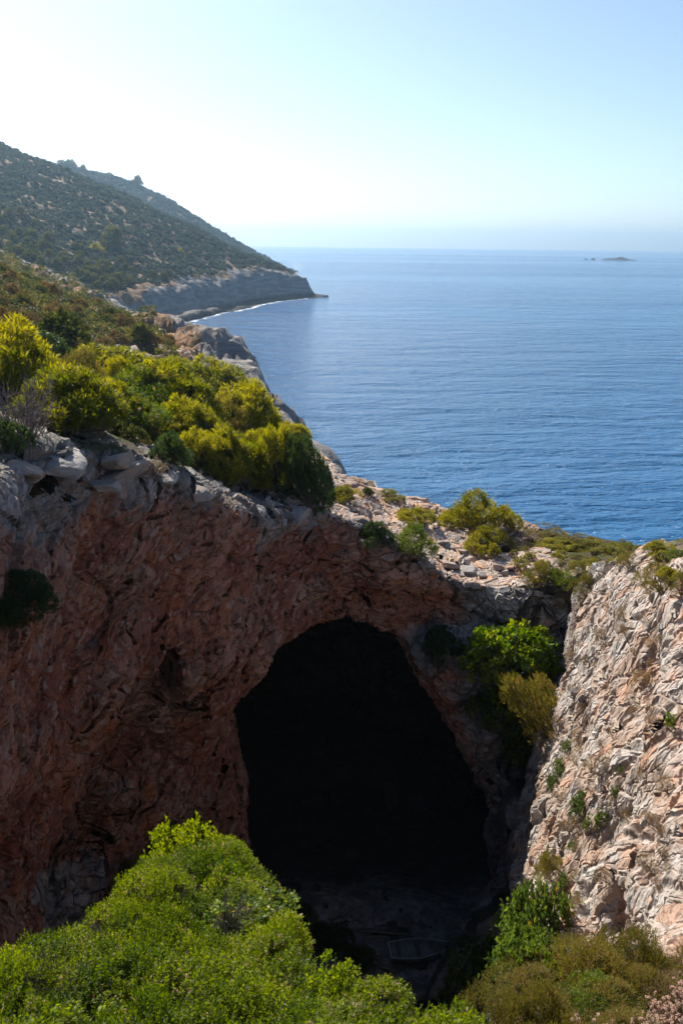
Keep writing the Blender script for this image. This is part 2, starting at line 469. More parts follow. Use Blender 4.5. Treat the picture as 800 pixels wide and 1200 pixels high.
# ------------------------------------------------------------------ height of the land (thin-plate spline through surveyed points)
CP = np.array([
    (-9.9, 24, 33.9), (-8.9, 29, 33.4), (-6.6, 32, 31.8), (-3.75, 36, 28.6), (0, 40, 27.2), (5, 40.5, 24.2), (8.6, 40, 23.4),
    (12.3, 36, 26.5), (11.0, 27, 30), (9.7, 20, 31.7), (9.2, 12, 34), (0, 51, 26.2), (5, 50, 24.6), (9.5, 49, 23.6), (15.6, 47, 23.3),
    (17.5, 41, 25), (15.5, 30, 30), (17, 20, 34), (20, 10, 37), (26, 30, 28), (-14, 34, 33.6), (-22, 34, 36), (-20, 45, 34), (-10, 45, 31),
    (-3, 46, 27.6), (-8, 60, 27.0), (-20, 60, 32), (-30, 80, 32.3), (-45, 80, 38), (-4, 80, 22), (-35, 110, 29), (-9, 110, 20), (-20, 110, 23.5),
    (-18, 140, 20.5), (-45, 140, 31), (-35, 180, 20), (-65, 180, 31), (-47, 210, 20.5), (-67, 228, 27), (-92, 238, 35.8), (-120, 200, 52),
    (-70, 120, 45), (-60, 60, 46), (-40, 20, 44), (-30, 0, 46), (-15, 8, 38), (0, 0, 38.3), (0, -10, 40), (14, 0, 40), (-150, 120, 80), (-150, 240, 60), (-60, -20, 55), (40, -10, 42), (40, 30, 25)], float)

def tps_fit(P, lam=0.0):
    n = len(P)
    d = np.linalg.norm(P[:, None, :2] - P[None, :, :2], axis=2)
    K = np.where(d > 0, d * d * np.log(d + 1e-9), 0) + lam * np.eye(n)
    Q = np.c_[np.ones(n), P[:, :2]]
    A = np.block([[K, Q], [Q.T, np.zeros((3, 3))]])
    return np.linalg.solve(A, np.r_[P[:, 2], 0, 0, 0])

def tps_eval(P, w, x, y):
    out = w[-3] + w[-2] * x + w[-1] * y
    for i in range(len(P)):
        d2 = (x - P[i, 0]) ** 2 + (y - P[i, 1]) ** 2
        out = out + w[i] * 0.5 * d2 * np.log(d2 + 1e-9)
    return out

def poly_sd(px, py, x, y):
    """signed distance to a closed polygon, negative inside"""
    n = len(px)
    d = np.full(x.shape, 1e18)
    ins = np.zeros(x.shape, bool)
    for i in range(n):
        ax, ay, bx, by = px[i], py[i], px[(i + 1) % n], py[(i + 1) % n]
        ex, ey = bx - ax, by - ay
        t = np.clip(((x - ax) * ex + (y - ay) * ey) / (ex * ex + ey * ey), 0, 1)
        d = np.minimum(d, (x - ax - t * ex) ** 2 + (y - ay - t * ey) ** 2)
        c = ((ay > y) != (by > y))
        with np.errstate(divide='ignore', invalid='ignore'):
            xi = ax + (y - ay) * ex / (ey if ey else 1e-9)
        ins ^= c & (x < xi)
    d = np.sqrt(d)
    return np.where(ins, -d, d)

W1 = tps_fit(CP, 0.5)
COAST = np.array([(70, 30), (30, 43), (18.5, 45), (15.6, 49), (9.5, 51.5), (0, 53), (-2, 62), (-1.5, 80), (-5, 95), (-9, 108), (-16, 140), (-24, 158), (-35, 182), (-46, 213),
                  (-66, 236), (-100, 250), (-400, 300), (-400, -100), (70, -100)], float)

def land(x, y):
    h = tps_eval(CP, W1, x, y)
    sd = poly_sd(COAST[:, 0], COAST[:, 1], x, y)
    p = np.stack([x.ravel() * 0.06, y.ravel() * 0.06, np.full(x.size, 3.3)], 1)
    sd = sd + (2.6 * fbm(p, 4).reshape(x.shape)) * sstep(50, 75, y)
    f = sstep(0.0, 9.0, sd)
    return np.where(sd > 0, h * (1 - f) - 4 * f, h), sd

# ------------------------------------------------------------------ the sinkhole, the arch and the cave: a distance field, meshed
VX = 0.3
X0, X1, Y0, Y1, Z0, Z1 = -30.0, 27.0, -6.0, 66.0, -2.4, 43.0
gx, gy, gz = np.arange(X0, X1, VX), np.arange(Y0, Y1, VX), np.arange(Z0, Z1, VX)
GX2, GY2 = np.meshgrid(gx, gy, indexing='ij')
H2, SD2 = land(GX2, GY2)

# ground inside the pit: the scrubby spur below the viewpoint, its broken edge, the floor
EDGE_X = [-14, -6.5, -5.0, -4.1, -3.7, -3.3, -2.7, -2.0, -0.8, 0.9, 1.9, 3, 5, 8, 14]
EDGE_Y = [4, 6.5, 8.6, 11, 15.2, 16.6, 16.4, 14.6, 12.0, 8.5, 9.0, 11.8, 13.4, 15, 16]

def pit_ground(x, y):
    z = np.interp(y, [-10, 0, 2, 4, 7, 12, 17, 24], [40, 38.2, 36.2, 33.8, 31.0, 28.6, 26.0, 23.0])
    ridge = np.interp(y, [0, 7, 12, 17], [0, -1.2, -2.6, -4.0])
    z = z - 0.035 * np.clip(ridge - x, 0, 20) ** 2 - 0.02 * np.clip(x - ridge, 0, 5) ** 2
    ye = np.interp(x, EDGE_X, EDGE_Y)
    z = z - np.interp(x, [-6, -3.9, -3.2], [0.5, 0.55, 2.0]) * np.clip(y - ye, 0, None) - np.interp(x, [-6, -3.9, -3.2], [0, 0.35, 0]) * np.clip(y - ye, 0, 1) * 2 - 1.6 * np.clip(y - 15.5, 0, None) * (x < -3.2) - 0.5 * np.clip(y - ye + 1, 0, 1)
    fl = 1.4 + 0.2 * perlin(np.stack([x.ravel() * 0.35, y.ravel() * 0.35, np.zeros(x.size)], 1)).reshape(x.shape) * 2
    fl = fl + 0.35 * sstep(41, 42, y) + 2.0 * sstep(51, 58, y)
    fl = fl + 5.0 * sstep(4.5, 9.5, x - 0.0 * y) * sstep(20, 30, y) * (1 - sstep(38, 41, y))
    return np.maximum(z, fl)

HP2 = pit_ground(GX2, GY2)
MOUTH_PIX = [(258, 1010), (270, 950), (272, 880), (262, 828), (254, 798), (272, 772), (308, 754), (358, 744), (395, 742), (436, 754), (482, 782), (526, 814), (562, 848), (584, 880), (594, 930), (596, 980), (590, 1030), (575, 1090)]
MP = []
for a, b in MOUTH_PIX:
    d = ray(a, b)
    t = 39.0 / d.y
    MP.append((t * d.x, 40 + t * d.z))
MP = [(-6.4, -4)] + MP + [(7.0, -4)]
MPX, MPZ = [p[0] for p in MP], [p[1] for p in MP]
gxz = np.meshgrid(gx, gz, indexing='ij')
MSD = poly_sd(MPX, MPZ, gxz[0], gxz[1])          # (x,z)

D = np.empty((len(gx), len(gy), len(gz)), np.float32)
zz = gz[None, None, :].astype(np.float32)
over_z = [0, 6, 12, 18, 24, 29, 33, 40]
over_v = [1.8, 2.4, 2.6, 1.9, 0.9, 0.1, -0.6, -1.2]
ov = np.interp(gz, over_z, over_v).astype(np.float32)[None, None, :]
CH = 24
for i0 in range(0, len(gx), CH):
    x = gx[i0:i0 + CH, None, None].astype(np.float32)
    y = gy[None, :, None].astype(np.float32)
    sl = 0.75
    solid_top = (zz - H2[i0:i0 + CH, :, None].astype(np.float32)) * sl
    wl = -(x + 10.0 + ov)                                   # <0 inside the pit
    wd = -(0.788 * (x + 9.0) - 0.616 * (y - 29.0) + ov * 0.9)
    lean = np.interp(x, [-2, 3, 6, 9], [-0.02, 0.10, 0.34, 0.42]).astype(np.float32)
    fy = 40.6 + lean * (np.minimum(zz, 23) - 22.5)
    rec = 0.5 * np.exp(-((zz - 21.2) / 1.3) ** 2) * np.interp(x, [0, 2.5, 7, 9.5], [0, 1, 1, 0]).astype(np.float32)
    wf = y - (fy + 2.2 * rec)
    wr = x - (7.0 + 0.24 * (y - 14) + 0.25 * (zz - 26.5))
    wall = smax(smax(wl, wd, 2.0), smax(wf, wr, 1.0), 1.2)
    pit = smax(wall, (HP2[i0:i0 + CH, :, None].astype(np.float32) - zz) * 0.6, 0.5)
    # cave: the mouth outline carried back and widening into a chamber
    sh = np.round(0.040 * np.clip(gy - 43.5, 0, None) ** 2 / VX).astype(int)
    xi = np.clip(np.arange(i0, min(i0 + CH, len(gx)))[:, None] + sh[None, :], 0, len(gx) - 1)
    md = MSD[xi].astype(np.float32) - 0.42 * np.clip(y - 40.0, 0, 10) + 0.10 * np.clip(38.0 - y, 0, 30)
    md = md + 0.3
    cave = smax(smax(md, np.maximum(30.0 - y, y - 63.0) + 0 * zz, 0.8), (HP2[i0:i0 + CH, :, None].astype(np.float32) - zz) * 0.6, 0.4)
    # shadowed hollow slanting down the left wall
    ax_, ay_, az_, bx_, by_, bz_ = -8.0, 33.6, 21.6, -11.0, 29.4, 14.6
    tt_ = np.clip(((x - ax_) * (bx_ - ax_) + (y - ay_) * (by_ - ay_) + (zz - az_) * (bz_ - az_)) / ((bx_ - ax_) ** 2 + (by_ - ay_) ** 2 + (bz_ - az_) ** 2), 0, 1)
    hol = np.sqrt((x - ax_ - tt_ * (bx_ - ax_)) ** 2 + (y - ay_ - tt_ * (by_ - ay_)) ** 2 + (zz - az_ - tt_ * (bz_ - az_)) ** 2) - (1.0 + 1.3 * tt_)
    # keep a roof of rock over the chamber
    cave = np.maximum(cave, 5.0 - (H2[i0:i0 + CH, :, None].astype(np.float32) - zz) )
    void = smin(smin(pit, cave, 0.5), hol, 1.0)
    D[i0:i0 + CH] = smax(solid_top, -void, 0.5)
near = np.abs(D) < 2.5
ii = np.argwhere(near)
P = np.stack([gx[ii[:, 0]], gy[ii[:, 1]], gz[ii[:, 2]]], 1).astype(np.float32)
# lumps; weaker on the soft ground of the spur and on the land behind the rim
nz = 1.25 * perlin(P / 7.0) + 0.75 * perlin(P / np.float32(3.1) + 5.5)
bed = P @ np.array([0.12, -0.70, 0.70], np.float32)
nz += 0.55 * perlin(np.stack([P[:, 0] / 2.6, (P[:, 1] + P[:, 2]) / 5.0, bed / 1.1], 1) + 31.0) + 1.1 * perlin(np.stack([P[:, 0] / 5.0, (P[:, 1] + P[:, 2]) / 12.0, bed / 2.8], 1) + 13.0)
dep = H2[ii[:, 0], ii[:, 1]] - P[:, 2]
hp_ = HP2[ii[:, 0], ii[:, 1]]
onspur = (np.abs(P[:, 2] - hp_) < 2.6) & (P[:, 1] < 20) & (P[:, 0] < 7.0 + 0.24 * (P[:, 1] - 14) + 0.25 * (P[:, 2] - 26.5) - 1.5)
onfloor = (np.abs(P[:, 2] - hp_) < 1.5) & (P[:, 1] > 28) & (P[:, 2] < 4)
k = np.where(onspur, 0.22, np.where(onfloor, 0.2, np.where(dep < 0.8, 0.45, 1.0))).astype(np.float32)
D[near] += nz * k

def surface_nets(D, org, h):
    nx, ny, nz = D.shape
    S = D < 0
    c = np.zeros((nx - 1, ny - 1, nz - 1), np.uint8)
    for a in (0, 1):
        for b in (0, 1):
            for e in (0, 1):
                c += S[a:nx - 1 + a, b:ny - 1 + b, e:nz - 1 + e]
    act = (c > 0) & (c < 8)
    cell = np.argwhere(act)
    idx = np.full(act.shape, -1, np.int32)
    idx[act] = np.arange(len(cell))
    acc = np.zeros((len(cell), 3), np.float32); cnt = np.zeros(len(cell), np.float32)
    i, j, k = cell.T
    corners = [(a, b, e) for a in (0, 1) for b in (0, 1) for e in (0, 1)]
    val = {q: D[i + q[0], j + q[1], k + q[2]] for q in corners}
    for q in corners:
        for ax in range(3):
            if q[ax] == 0:
                r = list(q); r[ax] = 1; r = tuple(r)
                a, b = val[q], val[r]
                m = (a < 0) != (b < 0)
                t = np.where(m, a / np.where(m, a - b, 1), 0)
                for d in range(3):
                    acc[:, d] += np.where(m, q[d] + (t if d == ax else 0), 0)
                cnt += m
    v = (cell + acc / cnt[:, None]) * h + np.array(org)
    quads = []
    for ax in range(3):
        sl0 = [slice(1, -1)] * 3; sl0[ax] = slice(0, -1)
        sl1 = [slice(1, -1)] * 3; sl1[ax] = slice(1, None)
        a, b = S[tuple(sl0)], S[tuple(sl1)]
        e = np.argwhere(a != b)
        sgn = a[tuple(e.T)]
        off = np.ones(3, int); off[ax] = 0
        e = e + off
        u, w = [(1, 2), (2, 0), (0, 1)][ax]
        def cidx(du, dw):
            q = e.copy(); q[:, u] -= du; q[:, w] -= dw
            return idx[q[:, 0], q[:, 1], q[:, 2]]
        f = np.stack([cidx(1, 1), cidx(0, 1), cidx(0, 0), cidx(1, 0)], 1)
        f[~sgn] = f[~sgn][:, ::-1]
        quads.append(f)
    return v.astype(np.float32), np.concatenate(quads)

V, F = surface_nets(D, (X0, Y0, Z0), VX)
del D
# keep the one connected body of rock
lab_ = np.arange(len(V))
while True:
    m_ = lab_[F].min(1)
    new = lab_.copy()
    for c in range(4): np.minimum.at(new, F[:, c], m_)
    new = new[new]
    if (new == lab_).all(): break
    lab_ = new
big_ = np.bincount(lab_).argmax()
F = F[lab_[F[:, 0]] == big_]
u_, inv_ = np.unique(F.ravel(), return_inverse=True)
V, F = V[u_], inv_.reshape(-1, 4)
fc = V[F].mean(1)
# faces well inside the view get the fine mesh
Rm = np.array(CAM_ROT)
q = (V - np.array(CAM_POS)) @ Rm
depth = -q[:, 2]
ok = (depth > 1.0)
sx = np.where(ok, q[:, 0] / np.maximum(depth, 1e-3), 9); sy = np.where(ok, q[:, 1] / np.maximum(depth, 1e-3), 9)
vis = ok & (np.abs(sx) < 0.52) & (np.abs(sy) < 0.72)
fv = vis[F].all(1) & (fc[:, 1] < 54)
fn_ = np.cross(V[F[:, 2]] - V[F[:, 0]], V[F[:, 3]] - V[F[:, 1]])
fn_ /= np.linalg.norm(fn_, axis=1, keepdims=True) + 1e-9
toc = np.array(CAM_POS) - fc
toc /= np.linalg.norm(toc, axis=1, keepdims=True)
fv &= (fn_ * toc).sum(1) > -0.45
BVH_T = BVHTree.FromPolygons([tuple(p) for p in V.tolist()], F.tolist())
# vertex normals for the colour masks
fn = np.cross(V[F[:, 2]] - V[F[:, 0]], V[F[:, 3]] - V[F[:, 1]])
vn = np.zeros_like(V)
for c in range(4): np.add.at(vn, F[:, c], fn)
vn /= np.linalg.norm(vn, axis=1, keepdims=True) + 1e-9
Hv, _ = land(V[:, 0].astype(float), V[:, 1].astype(float))
depv = (Hv - V[:, 2])
lown = fbm(V / 5.0, 3)
wrv = V[:, 0] - (7.0 + 0.24 * (V[:, 1] - 14) + 0.25 * (V[:, 2] - 26.5))
right = sstep(-1.6, -0.6, wrv + 0.7 * lown) * sstep(2.5, 3.2, V[:, 0]) * (1 - sstep(34.5, 37.5, V[:, 1] - 0.05 * (30 - V[:, 2]) + lown))
redm = sstep(-1.4, 2.6, depv + 3.0 * lown - 1.6 * sstep(-5, -9, V[:, 0])) * sstep(0.75, 0.3, vn[:, 2])
redm = redm * (1 - 0.75 * sstep(5.5, 7.5, V[:, 0] + lown))
soil = sstep(0.55, 0.85, vn[:, 2]) * sstep(1.6, 0.6, depv) * sstep(-5, -1, V[:, 0]) * sstep(36, 39, V[:, 1])
HPv = pit_ground(V[:, 0].astype(float), V[:, 1].astype(float))
ground = ((np.abs(V[:, 2] - HPv) < 1.3) & (V[:, 1] < 18) & (wrv < -0.8)) * 1.0
ground = np.maximum(ground, sstep(0.6, 0.85, vn[:, 2]) * sstep(1.5, 0.5, depv) * sstep(-4, -7, V[:, 0] + (V[:, 1] - 36) * 0.3) * (0.4 + 0.6 * sstep(0, 0.2, lown + 0.15)))
ground = np.maximum(ground, sstep(0.6, 0.85, vn[:, 2]) * sstep(1.5, 0.5, depv) * sstep(11, 13, V[:, 0]))
cave = sstep(42.5, 45.0, V[:, 1] + lown * 1.5) * sstep(2.5, 3.5, depv)  # mask for the painted shade inside the cave
floor = (np.abs(V[:, 2] - HPv) < 1.0) * sstep(27, 30, V[:, 1]) * sstep(0.5, 0.75, vn[:, 2])
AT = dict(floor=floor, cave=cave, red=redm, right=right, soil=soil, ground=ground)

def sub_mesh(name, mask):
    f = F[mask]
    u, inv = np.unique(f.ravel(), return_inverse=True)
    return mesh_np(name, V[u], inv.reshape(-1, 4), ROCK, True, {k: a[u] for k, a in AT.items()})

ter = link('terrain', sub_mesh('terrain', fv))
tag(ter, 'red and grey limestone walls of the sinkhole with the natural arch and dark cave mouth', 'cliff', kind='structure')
md = ter.modifiers.new('fine', 'SUBSURF'); md.levels = 2; md.render_levels = 2; md.boundary_smooth = 'PRESERVE_CORNERS'
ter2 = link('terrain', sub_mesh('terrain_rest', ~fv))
tag(ter2, 'rough ground and outer sea cliff around the sinkhole', 'cliff', kind='structure')
print('terrain', len(V), 'verts', int(fv.sum()), 'fine faces', round(time.time() - T0, 1), 's')

# ------------------------------------------------------------------ land to the left, headland, far hill, sea
def grid_mesh(name, xs, ys, fz, mat, rockf, keep=None, obj='hill', label=None):
    gx_, gy_ = np.meshgrid(xs, ys, indexing='ij')
    z, sd = fz(gx_, gy_)
    n = len(ys)
    i, j = np.meshgrid(np.arange(len(xs) - 1), np.arange(n - 1), indexing='ij')
    a = (i * n + j).ravel()
    f = np.stack([a, a + n, a + n + 1, a + 1], 1)
    v = np.stack([gx_.ravel(), gy_.ravel(), z.ravel()], 1)
    m = z.ravel()[f].max(1) > -3.5
    if keep is not None:
        c = v[f].mean(1)
        m &= keep(c)
    f = f[m]
    u, inv = np.unique(f.ravel(), return_inverse=True)
    rk = rockf(gx_, gy_, z, sd).ravel()
    o = link(obj, mesh_np(name, v[u], inv.reshape(-1, 4), mat, True, {'rock': rk[u]}))
    tag(o, label, 'hill', kind='structure')
    return BVHTree.FromPolygons([tuple(p) for p in v[u].tolist()], inv.reshape(-1, 4).tolist())

def mid_land(x, y):
    z, sd = land(x, y)
    p = np.stack([x.ravel(), y.ravel(), z.ravel()], 1)
    z = z + (1.5 * fbm(p / 14.0, 4) + 0.5 * fbm(p / np.array([5.0, 5.0, 2.5]), 3)).reshape(x.shape) * sstep(62, 75, y)
    # crags along the shore
    for cx, cy, ch, cr in ((-19, 141, 4.0, 7), (-29, 163, 3.6, 8), (-13, 118, 2.0, 5)):
        z = z + ch * np.exp(-(((x - cx) ** 2 + ((y - cy) * 0.6) ** 2) / cr ** 2) ** 2)
    near_ = sstep(-26, -8, sd) * sstep(82, 100, y)
    rg = 1.0 - 2.2 * np.abs(fbm(p / np.array([7.0, 9.0, 7.0]) + 40, 4)).reshape(x.shape)
    rf_ = 1.0 - 2.2 * np.abs(fbm(p / np.array([2.6, 3.4, 3.0]) + 70, 3)).reshape(x.shape)
    z = z + near_ * (3.2 * (rg - 0.5) + 1.2 * (rf_ - 0.5))
    zt = np.floor(z / 1.7) * 1.7 + 1.7 * sstep(0.55, 0.95, z / 1.7 - np.floor(z / 1.7))
    z = np.where(near_ > 0, z + (zt - z) * 0.65 * near_, z)
    return z, sd

HILL_M = mat_hill('hillside', 1.0, 4.0)
BVH_M = grid_mesh('left_hillside', np.arange(-230, 8, 0.7), np.arange(-20, 262, 0.7), mid_land, HILL_M,
                  lambda x, y, z, sd: np.maximum(sstep(-13, -3, sd), 0.0), lambda c: ~((c[:, 0] > X0 + 0.6) & (c[:, 1] < Y1 - 1.0)),
                  label='scrubby stony slope falling to sea crags beyond the sinkhole')

def pix_at(px, py, ydist):
    d = ray(px, py)
    t = ydist / d.y
    return np.array([t * d.x, ydist, 40 + t * d.z])

ridge = [pix_at(a, b, c) for a, b, c in [(337, 318, 690), (310, 306, 696), (265, 288, 702), (200, 262, 712), (150, 238, 716), (100, 217, 720), (50, 194, 720), (0, 172, 720)]]
HC = [tuple(p) for p in ridge]
dv = np.array(ridge[-1]) - np.array(ridge[-2])
HC += [tuple(ridge[-1] + dv * k for k in [1])[0], tuple(ridge[-1] + dv * 3)]
HC += [(p[0] - 25, p[1] + 130, p[2] - 55) for p in ridge[2:]] + [(-30, 690, 13), (-52, 640, 15), (-70, 575, 15), (-84, 500, 13), (-95, 430, 13), (-112, 380, 13), (-130, 330, 13),
       (-160, 300, 14), (-140, 600, 56), (-160, 500, 43), (-190, 420, 41), (-230, 360, 42), (-240, 550, 78), (-330, 450, 90), (-330, 600, 112), (-420, 350, 100), (-420, 700, 165)]
HC = np.array(HC)
WH = tps_fit(HC, 20.0)
HCO = np.array([(-14, 692), (-30, 668), (-50, 630), (-61, 585), (-63, 556), (-74, 520), (-80, 480), (-88, 440), (-86, 425), (-100, 400), (-110, 380), (-125, 320), (-150, 285), (-500, 280), (-500, 800), (-90, 800), (-40, 720)], float)

def headland(x, y):
    h = tps_eval(HC, WH, x, y)
    sd = poly_sd(HCO[:, 0], HCO[:, 1], x, y)
    p = np.stack([x.ravel() * 0.03, y.ravel() * 0.03, np.zeros(x.size)], 1)
    n = fbm(p, 5).reshape(x.shape)
    sd = sd + 5 * n
    h = h + 4.0 * n * sstep(-10, -60, sd)
    q_ = np.stack([x.ravel() / 9, y.ravel() / 9, h.ravel() / 5], 1)
    h = h + 1.3 * fbm(q_, 3).reshape(x.shape)
    sd = sd + 2.4 * np.abs(fbm(np.stack([x.ravel() / 16, y.ravel() / 16, np.full(x.size, 9.0)], 1), 4)).reshape(x.shape)
    h = h + sstep(-34, -12, sd) * 4.0 * (fbm(np.stack([x.ravel() / 7, y.ravel() / 7, np.full(x.size, 3.0)], 1), 4)).reshape(x.shape)
    # cliff with a wave-cut shelf at its foot
    f = sstep(-13, -3.5, sd)
    h = h * (1 - f) + np.clip(1.0 + 3.5 * n + 2.0 * sstep(560, 470, y), 0.2, 5) * f
    f2 = sstep(2.0, 5.0, sd)
    return h * (1 - f2) - 4 * f2, sd

HILL_H = mat_hill('headland_hillside', 1.5, 5.0)
BVH_H = grid_mesh('headland', np.arange(-470, 5, 1.7), np.arange(285, 800, 1.7), headland, HILL_H,
                  lambda x, y, z, sd: sstep(-22, -9, sd + 18 * fbm(np.stack([x.ravel() * .02, y.ravel() * .02, 0 * x.ravel()], 1), 3).reshape(x.shape)),
                  label='scrub covered headland sloping to a pale cliff above the sea')
far = [pix_at(a, b, 1250) for a, b in [(285, 291), (262, 276), (232, 257), (200, 238), (165, 219), (130, 208), (100, 201), (62, 194), (0, 175), (-100, 150)]]
FC = [tuple(p) for p in far] + [(p[0] - 60, p[1] + 300, p[2] - 70) for p in far] + [(p[0] + 20, p[1] - 320, p[2] * 0.35 - 15) for p in far] + [(-60, 1250, -10), (-40, 1400, -15)]
FC = np.array(FC)
WF = tps_fit(FC, 60.0)
def farhill(x, y):
    h = tps_eval(FC, WF, x, y)
    p = np.stack([x.ravel() * 0.02, y.ravel() * 0.02, np.zeros(x.size)], 1)
    return h + 5.0 * fbm(p, 5).reshape(x.shape), 0 * x - 50
HILL_F = mat_hill('far_hillside', -5.0, -2.0)
BVH_F = grid_mesh('far_hill', np.arange(-560, -40, 5.0), np.arange(960, 1560, 5.0), farhill, HILL_F, lambda x, y, z, sd: 0 * x, label='farther wooded hill behind the headland ridge')

SEA = mat_sea()
SR = 10000.0
sea_me = mesh_np('sea', [(-SR, -2000, 0), (SR, -2000, 0), (SR, SR, 0), (-SR, SR, 0)], np.array([[0, 1, 2, 3]]), SEA)
sea = link('sea', sea_me)
tag(sea, 'calm blue sea with small ripples reaching to the horizon', 'sea', kind='structure')

# foam where the swell meets the headland's foot
fv_, ff_, fe_ = [], [], []
cl = HCO[1:11]
for a, b in zip(cl[:-1], cl[1:]):
    n = max(2, int(np.linalg.norm(b - a) / 2))
    for s_ in range(n):
        p = a + (b - a) * s_ / n
        tn = (b - a) / np.linalg.norm(b - a)
        nrm = np.array([-tn[1], tn[0]])
        if nrm[0] < 0: nrm = -nrm
        nn = float(fbm(np.array([[p[0] * 0.03, p[1] * 0.03, 0]]), 5)[0])
        p = p - nrm * 5 * nn
        for k, (o_, e_) in enumerate([(-1.0, 1.0), (3.2, 0.75), (9.0, 0.0)]):
            fv_.append((p[0] + nrm[0] * (o_ + 2.5), p[1] + nrm[1] * (o_ + 2.5), 0.06)); fe_.append(e_)
rows = len(fv_) // 3
for r_ in range(rows - 1):
    for k in range(2):
        ff_.append((r_ * 3 + k, r_ * 3 + k + 1, r_ * 3 + 4 + k, r_ * 3 + 3 + k))
fo = link('foam', mesh_np('foam', fv_, np.array(ff_), FOAMM, False, {'edge': fe_}))
tag(fo, 'white line of foam along the foot of the headland', 'foam', kind='stuff')
print('land', round(time.time() - T0, 1), 's')
# ------------------------------------------------------------------ haze: the air over land and sea
hz = []
for a in (-10400, 10400):
    for b in (-2500, 10400):
        for c in (-6, 190): hz.append((a, b, c))
HZM = bpy.data.materials.new('haze')
_t = NT(HZM)
_v = _t.n('ShaderNodeVolumePrincipled')
_v.inputs['Color'].default_value = (0.50, 0.76, 1.0, 1)
_v.inputs['Density'].default_value = HAZE
_v.inputs['Density Attribute'].default_value = ''
_v.inputs['Anisotropy'].default_value = 0.6
_t.l(_v.outputs[0], _t.out.inputs['Volume'])
hzo = link('haze', mesh_np('haze', hz, np.array([[0, 1, 3, 2], [4, 6, 7, 5], [0, 4, 5, 1], [2, 3, 7, 6], [0, 2, 6, 4], [1, 5, 7, 3]]), HZM))
tag(hzo, 'pale blue haze over the sea and the distant hills', 'haze', kind='stuff')

# ------------------------------------------------------------------ finding the ground
BV = [BVH_T, BVH_M, BVH_H, BVH_F]
def hit(px, py, which=BV):
    d = ray(px, py)
    best = None
    for b in which:
        p, n, i, dist = b.ray_cast(CAM_POS, d)
        if p is not None and (best is None or dist < best[2]): best = (p, n, dist)
    return best
def drop(x, y, z=400.0, which=BV):
    best = None
    for b in which:
        p, n, i, dist = b.ray_cast(Vector((x, y, z)), Vector((0, 0, -1)))
        if p is not None and (best is None or p.z > best[0].z): best = (p, n, dist)
    return best
def project(p):
    q_ = (Vector(p) - CAM_POS) @ CAM_ROT
    return 400 + FPX * q_.x / -q_.z, 600 - FPX * q_.y / -q_.z, -q_.z
def seen(p, lift=0.6):
    p = Vector(p) + Vector((0, 0, lift))
    d = p - CAM_POS
    L = d.length
    d.normalize()
    for b in BV:
        h_, n, i, dist = b.ray_cast(CAM_POS, d)
        if h_ is not None and dist < L - 0.8: return False
    return True

# ------------------------------------------------------------------ foliage building
def unit(v): return v / (np.linalg.norm(v, axis=-1, keepdims=True) + 1e-9)

def sprigs(rng, pos, dr, nl, length, L, W, spread, tint, jit=0.25):
    """short leafy twigs: nl leaves set round each twig"""
    n = len(pos)
    P_ = np.repeat(pos, nl, 0); Dr = np.repeat(dr, nl, 0)
    j = np.tile(np.arange(nl), n) / max(nl - 1, 1)
    rp = unit(np.cross(Dr, rng.normal(size=Dr.shape)))
    base = P_ + Dr * (length * j)[:, None]
    ld = unit(Dr * (0.35 + 0.65 * j)[:, None] + rp * spread + rng.normal(size=Dr.shape) * jit)
    side = unit(np.cross(ld, rng.normal(size=ld.shape)))
    Ls = (L * rng.uniform(0.65, 1.2, n * nl))[:, None]; Ws = Ls * (W / L)
    mid = base + ld * Ls * 0.5
    v = np.stack([base, mid + side * Ws * 0.5, base + ld * Ls, mid - side * Ws * 0.5], 1).reshape(-1, 3)
    f = np.arange(len(v)).reshape(-1, 4)
    tt = np.repeat(np.clip(np.repeat(tint, nl) + rng.uniform(-0.16, 0.16, n * nl), 0, 1), 4)
    return v, f, tt

def lobe_points(rng, lobes, n, inner=0.72, low=-0.35, gap=0.0):
    c = np.array([l[0] for l in lobes]); r = np.array([l[1] for l in lobes])
    w = r ** 2 / (r ** 2).sum()
    k = rng.choice(len(lobes), n * 2, p=w)
    d = unit(rng.normal(size=(n * 2, 3)))
    p = c[k] + d * (r[k] * rng.uniform(inner, 1.05, n * 2))[:, None]
    ok_ = d[:, 2] > low
    # drop points buried deep in other lobes, and open some gaps
    dist = np.linalg.norm(p[:, None] - c[None], axis=2) / r[None]
    ok_ &= dist.min(1) > 0.62
    if gap: ok_ &= perlin(p.astype(np.float32) * 3.1 + 7.7) > -gap
    ok_ &= p[:, 2] > -0.05
    i = np.argwhere(ok_).ravel()[:n]
    return p[i], d[i], k[i]

def tubes(paths, sides=5):
    vs, fs = [], []
    for pts, rads in paths:
        pts = np.array(pts, float)
        b0 = len(vs)
        for i, p in enumerate(pts):
            t_ = pts[min(i + 1, len(pts) - 1)] - pts[max(i - 1, 0)]
            t_ = t_ / (np.linalg.norm(t_) + 1e-9)
            a = np.cross(t_, [0.3, 0.9, 0.2]); a /= np.linalg.norm(a) + 1e-9
            b_ = np.cross(t_, a)
            for s_ in range(sides):
                an = 2 * math.pi * s_ / sides
                vs.append(p + (a * math.cos(an) + b_ * math.sin(an)) * rads[i])
        for i in range(len(pts) - 1):
            for s_ in range(sides):
                fs.append((b0 + i * sides + s_, b0 + i * sides + (s_ + 1) % sides, b0 + (i + 1) * sides + (s_ + 1) % sides, b0 + (i + 1) * sides + s_))
    return np.array(vs), np.array(fs)

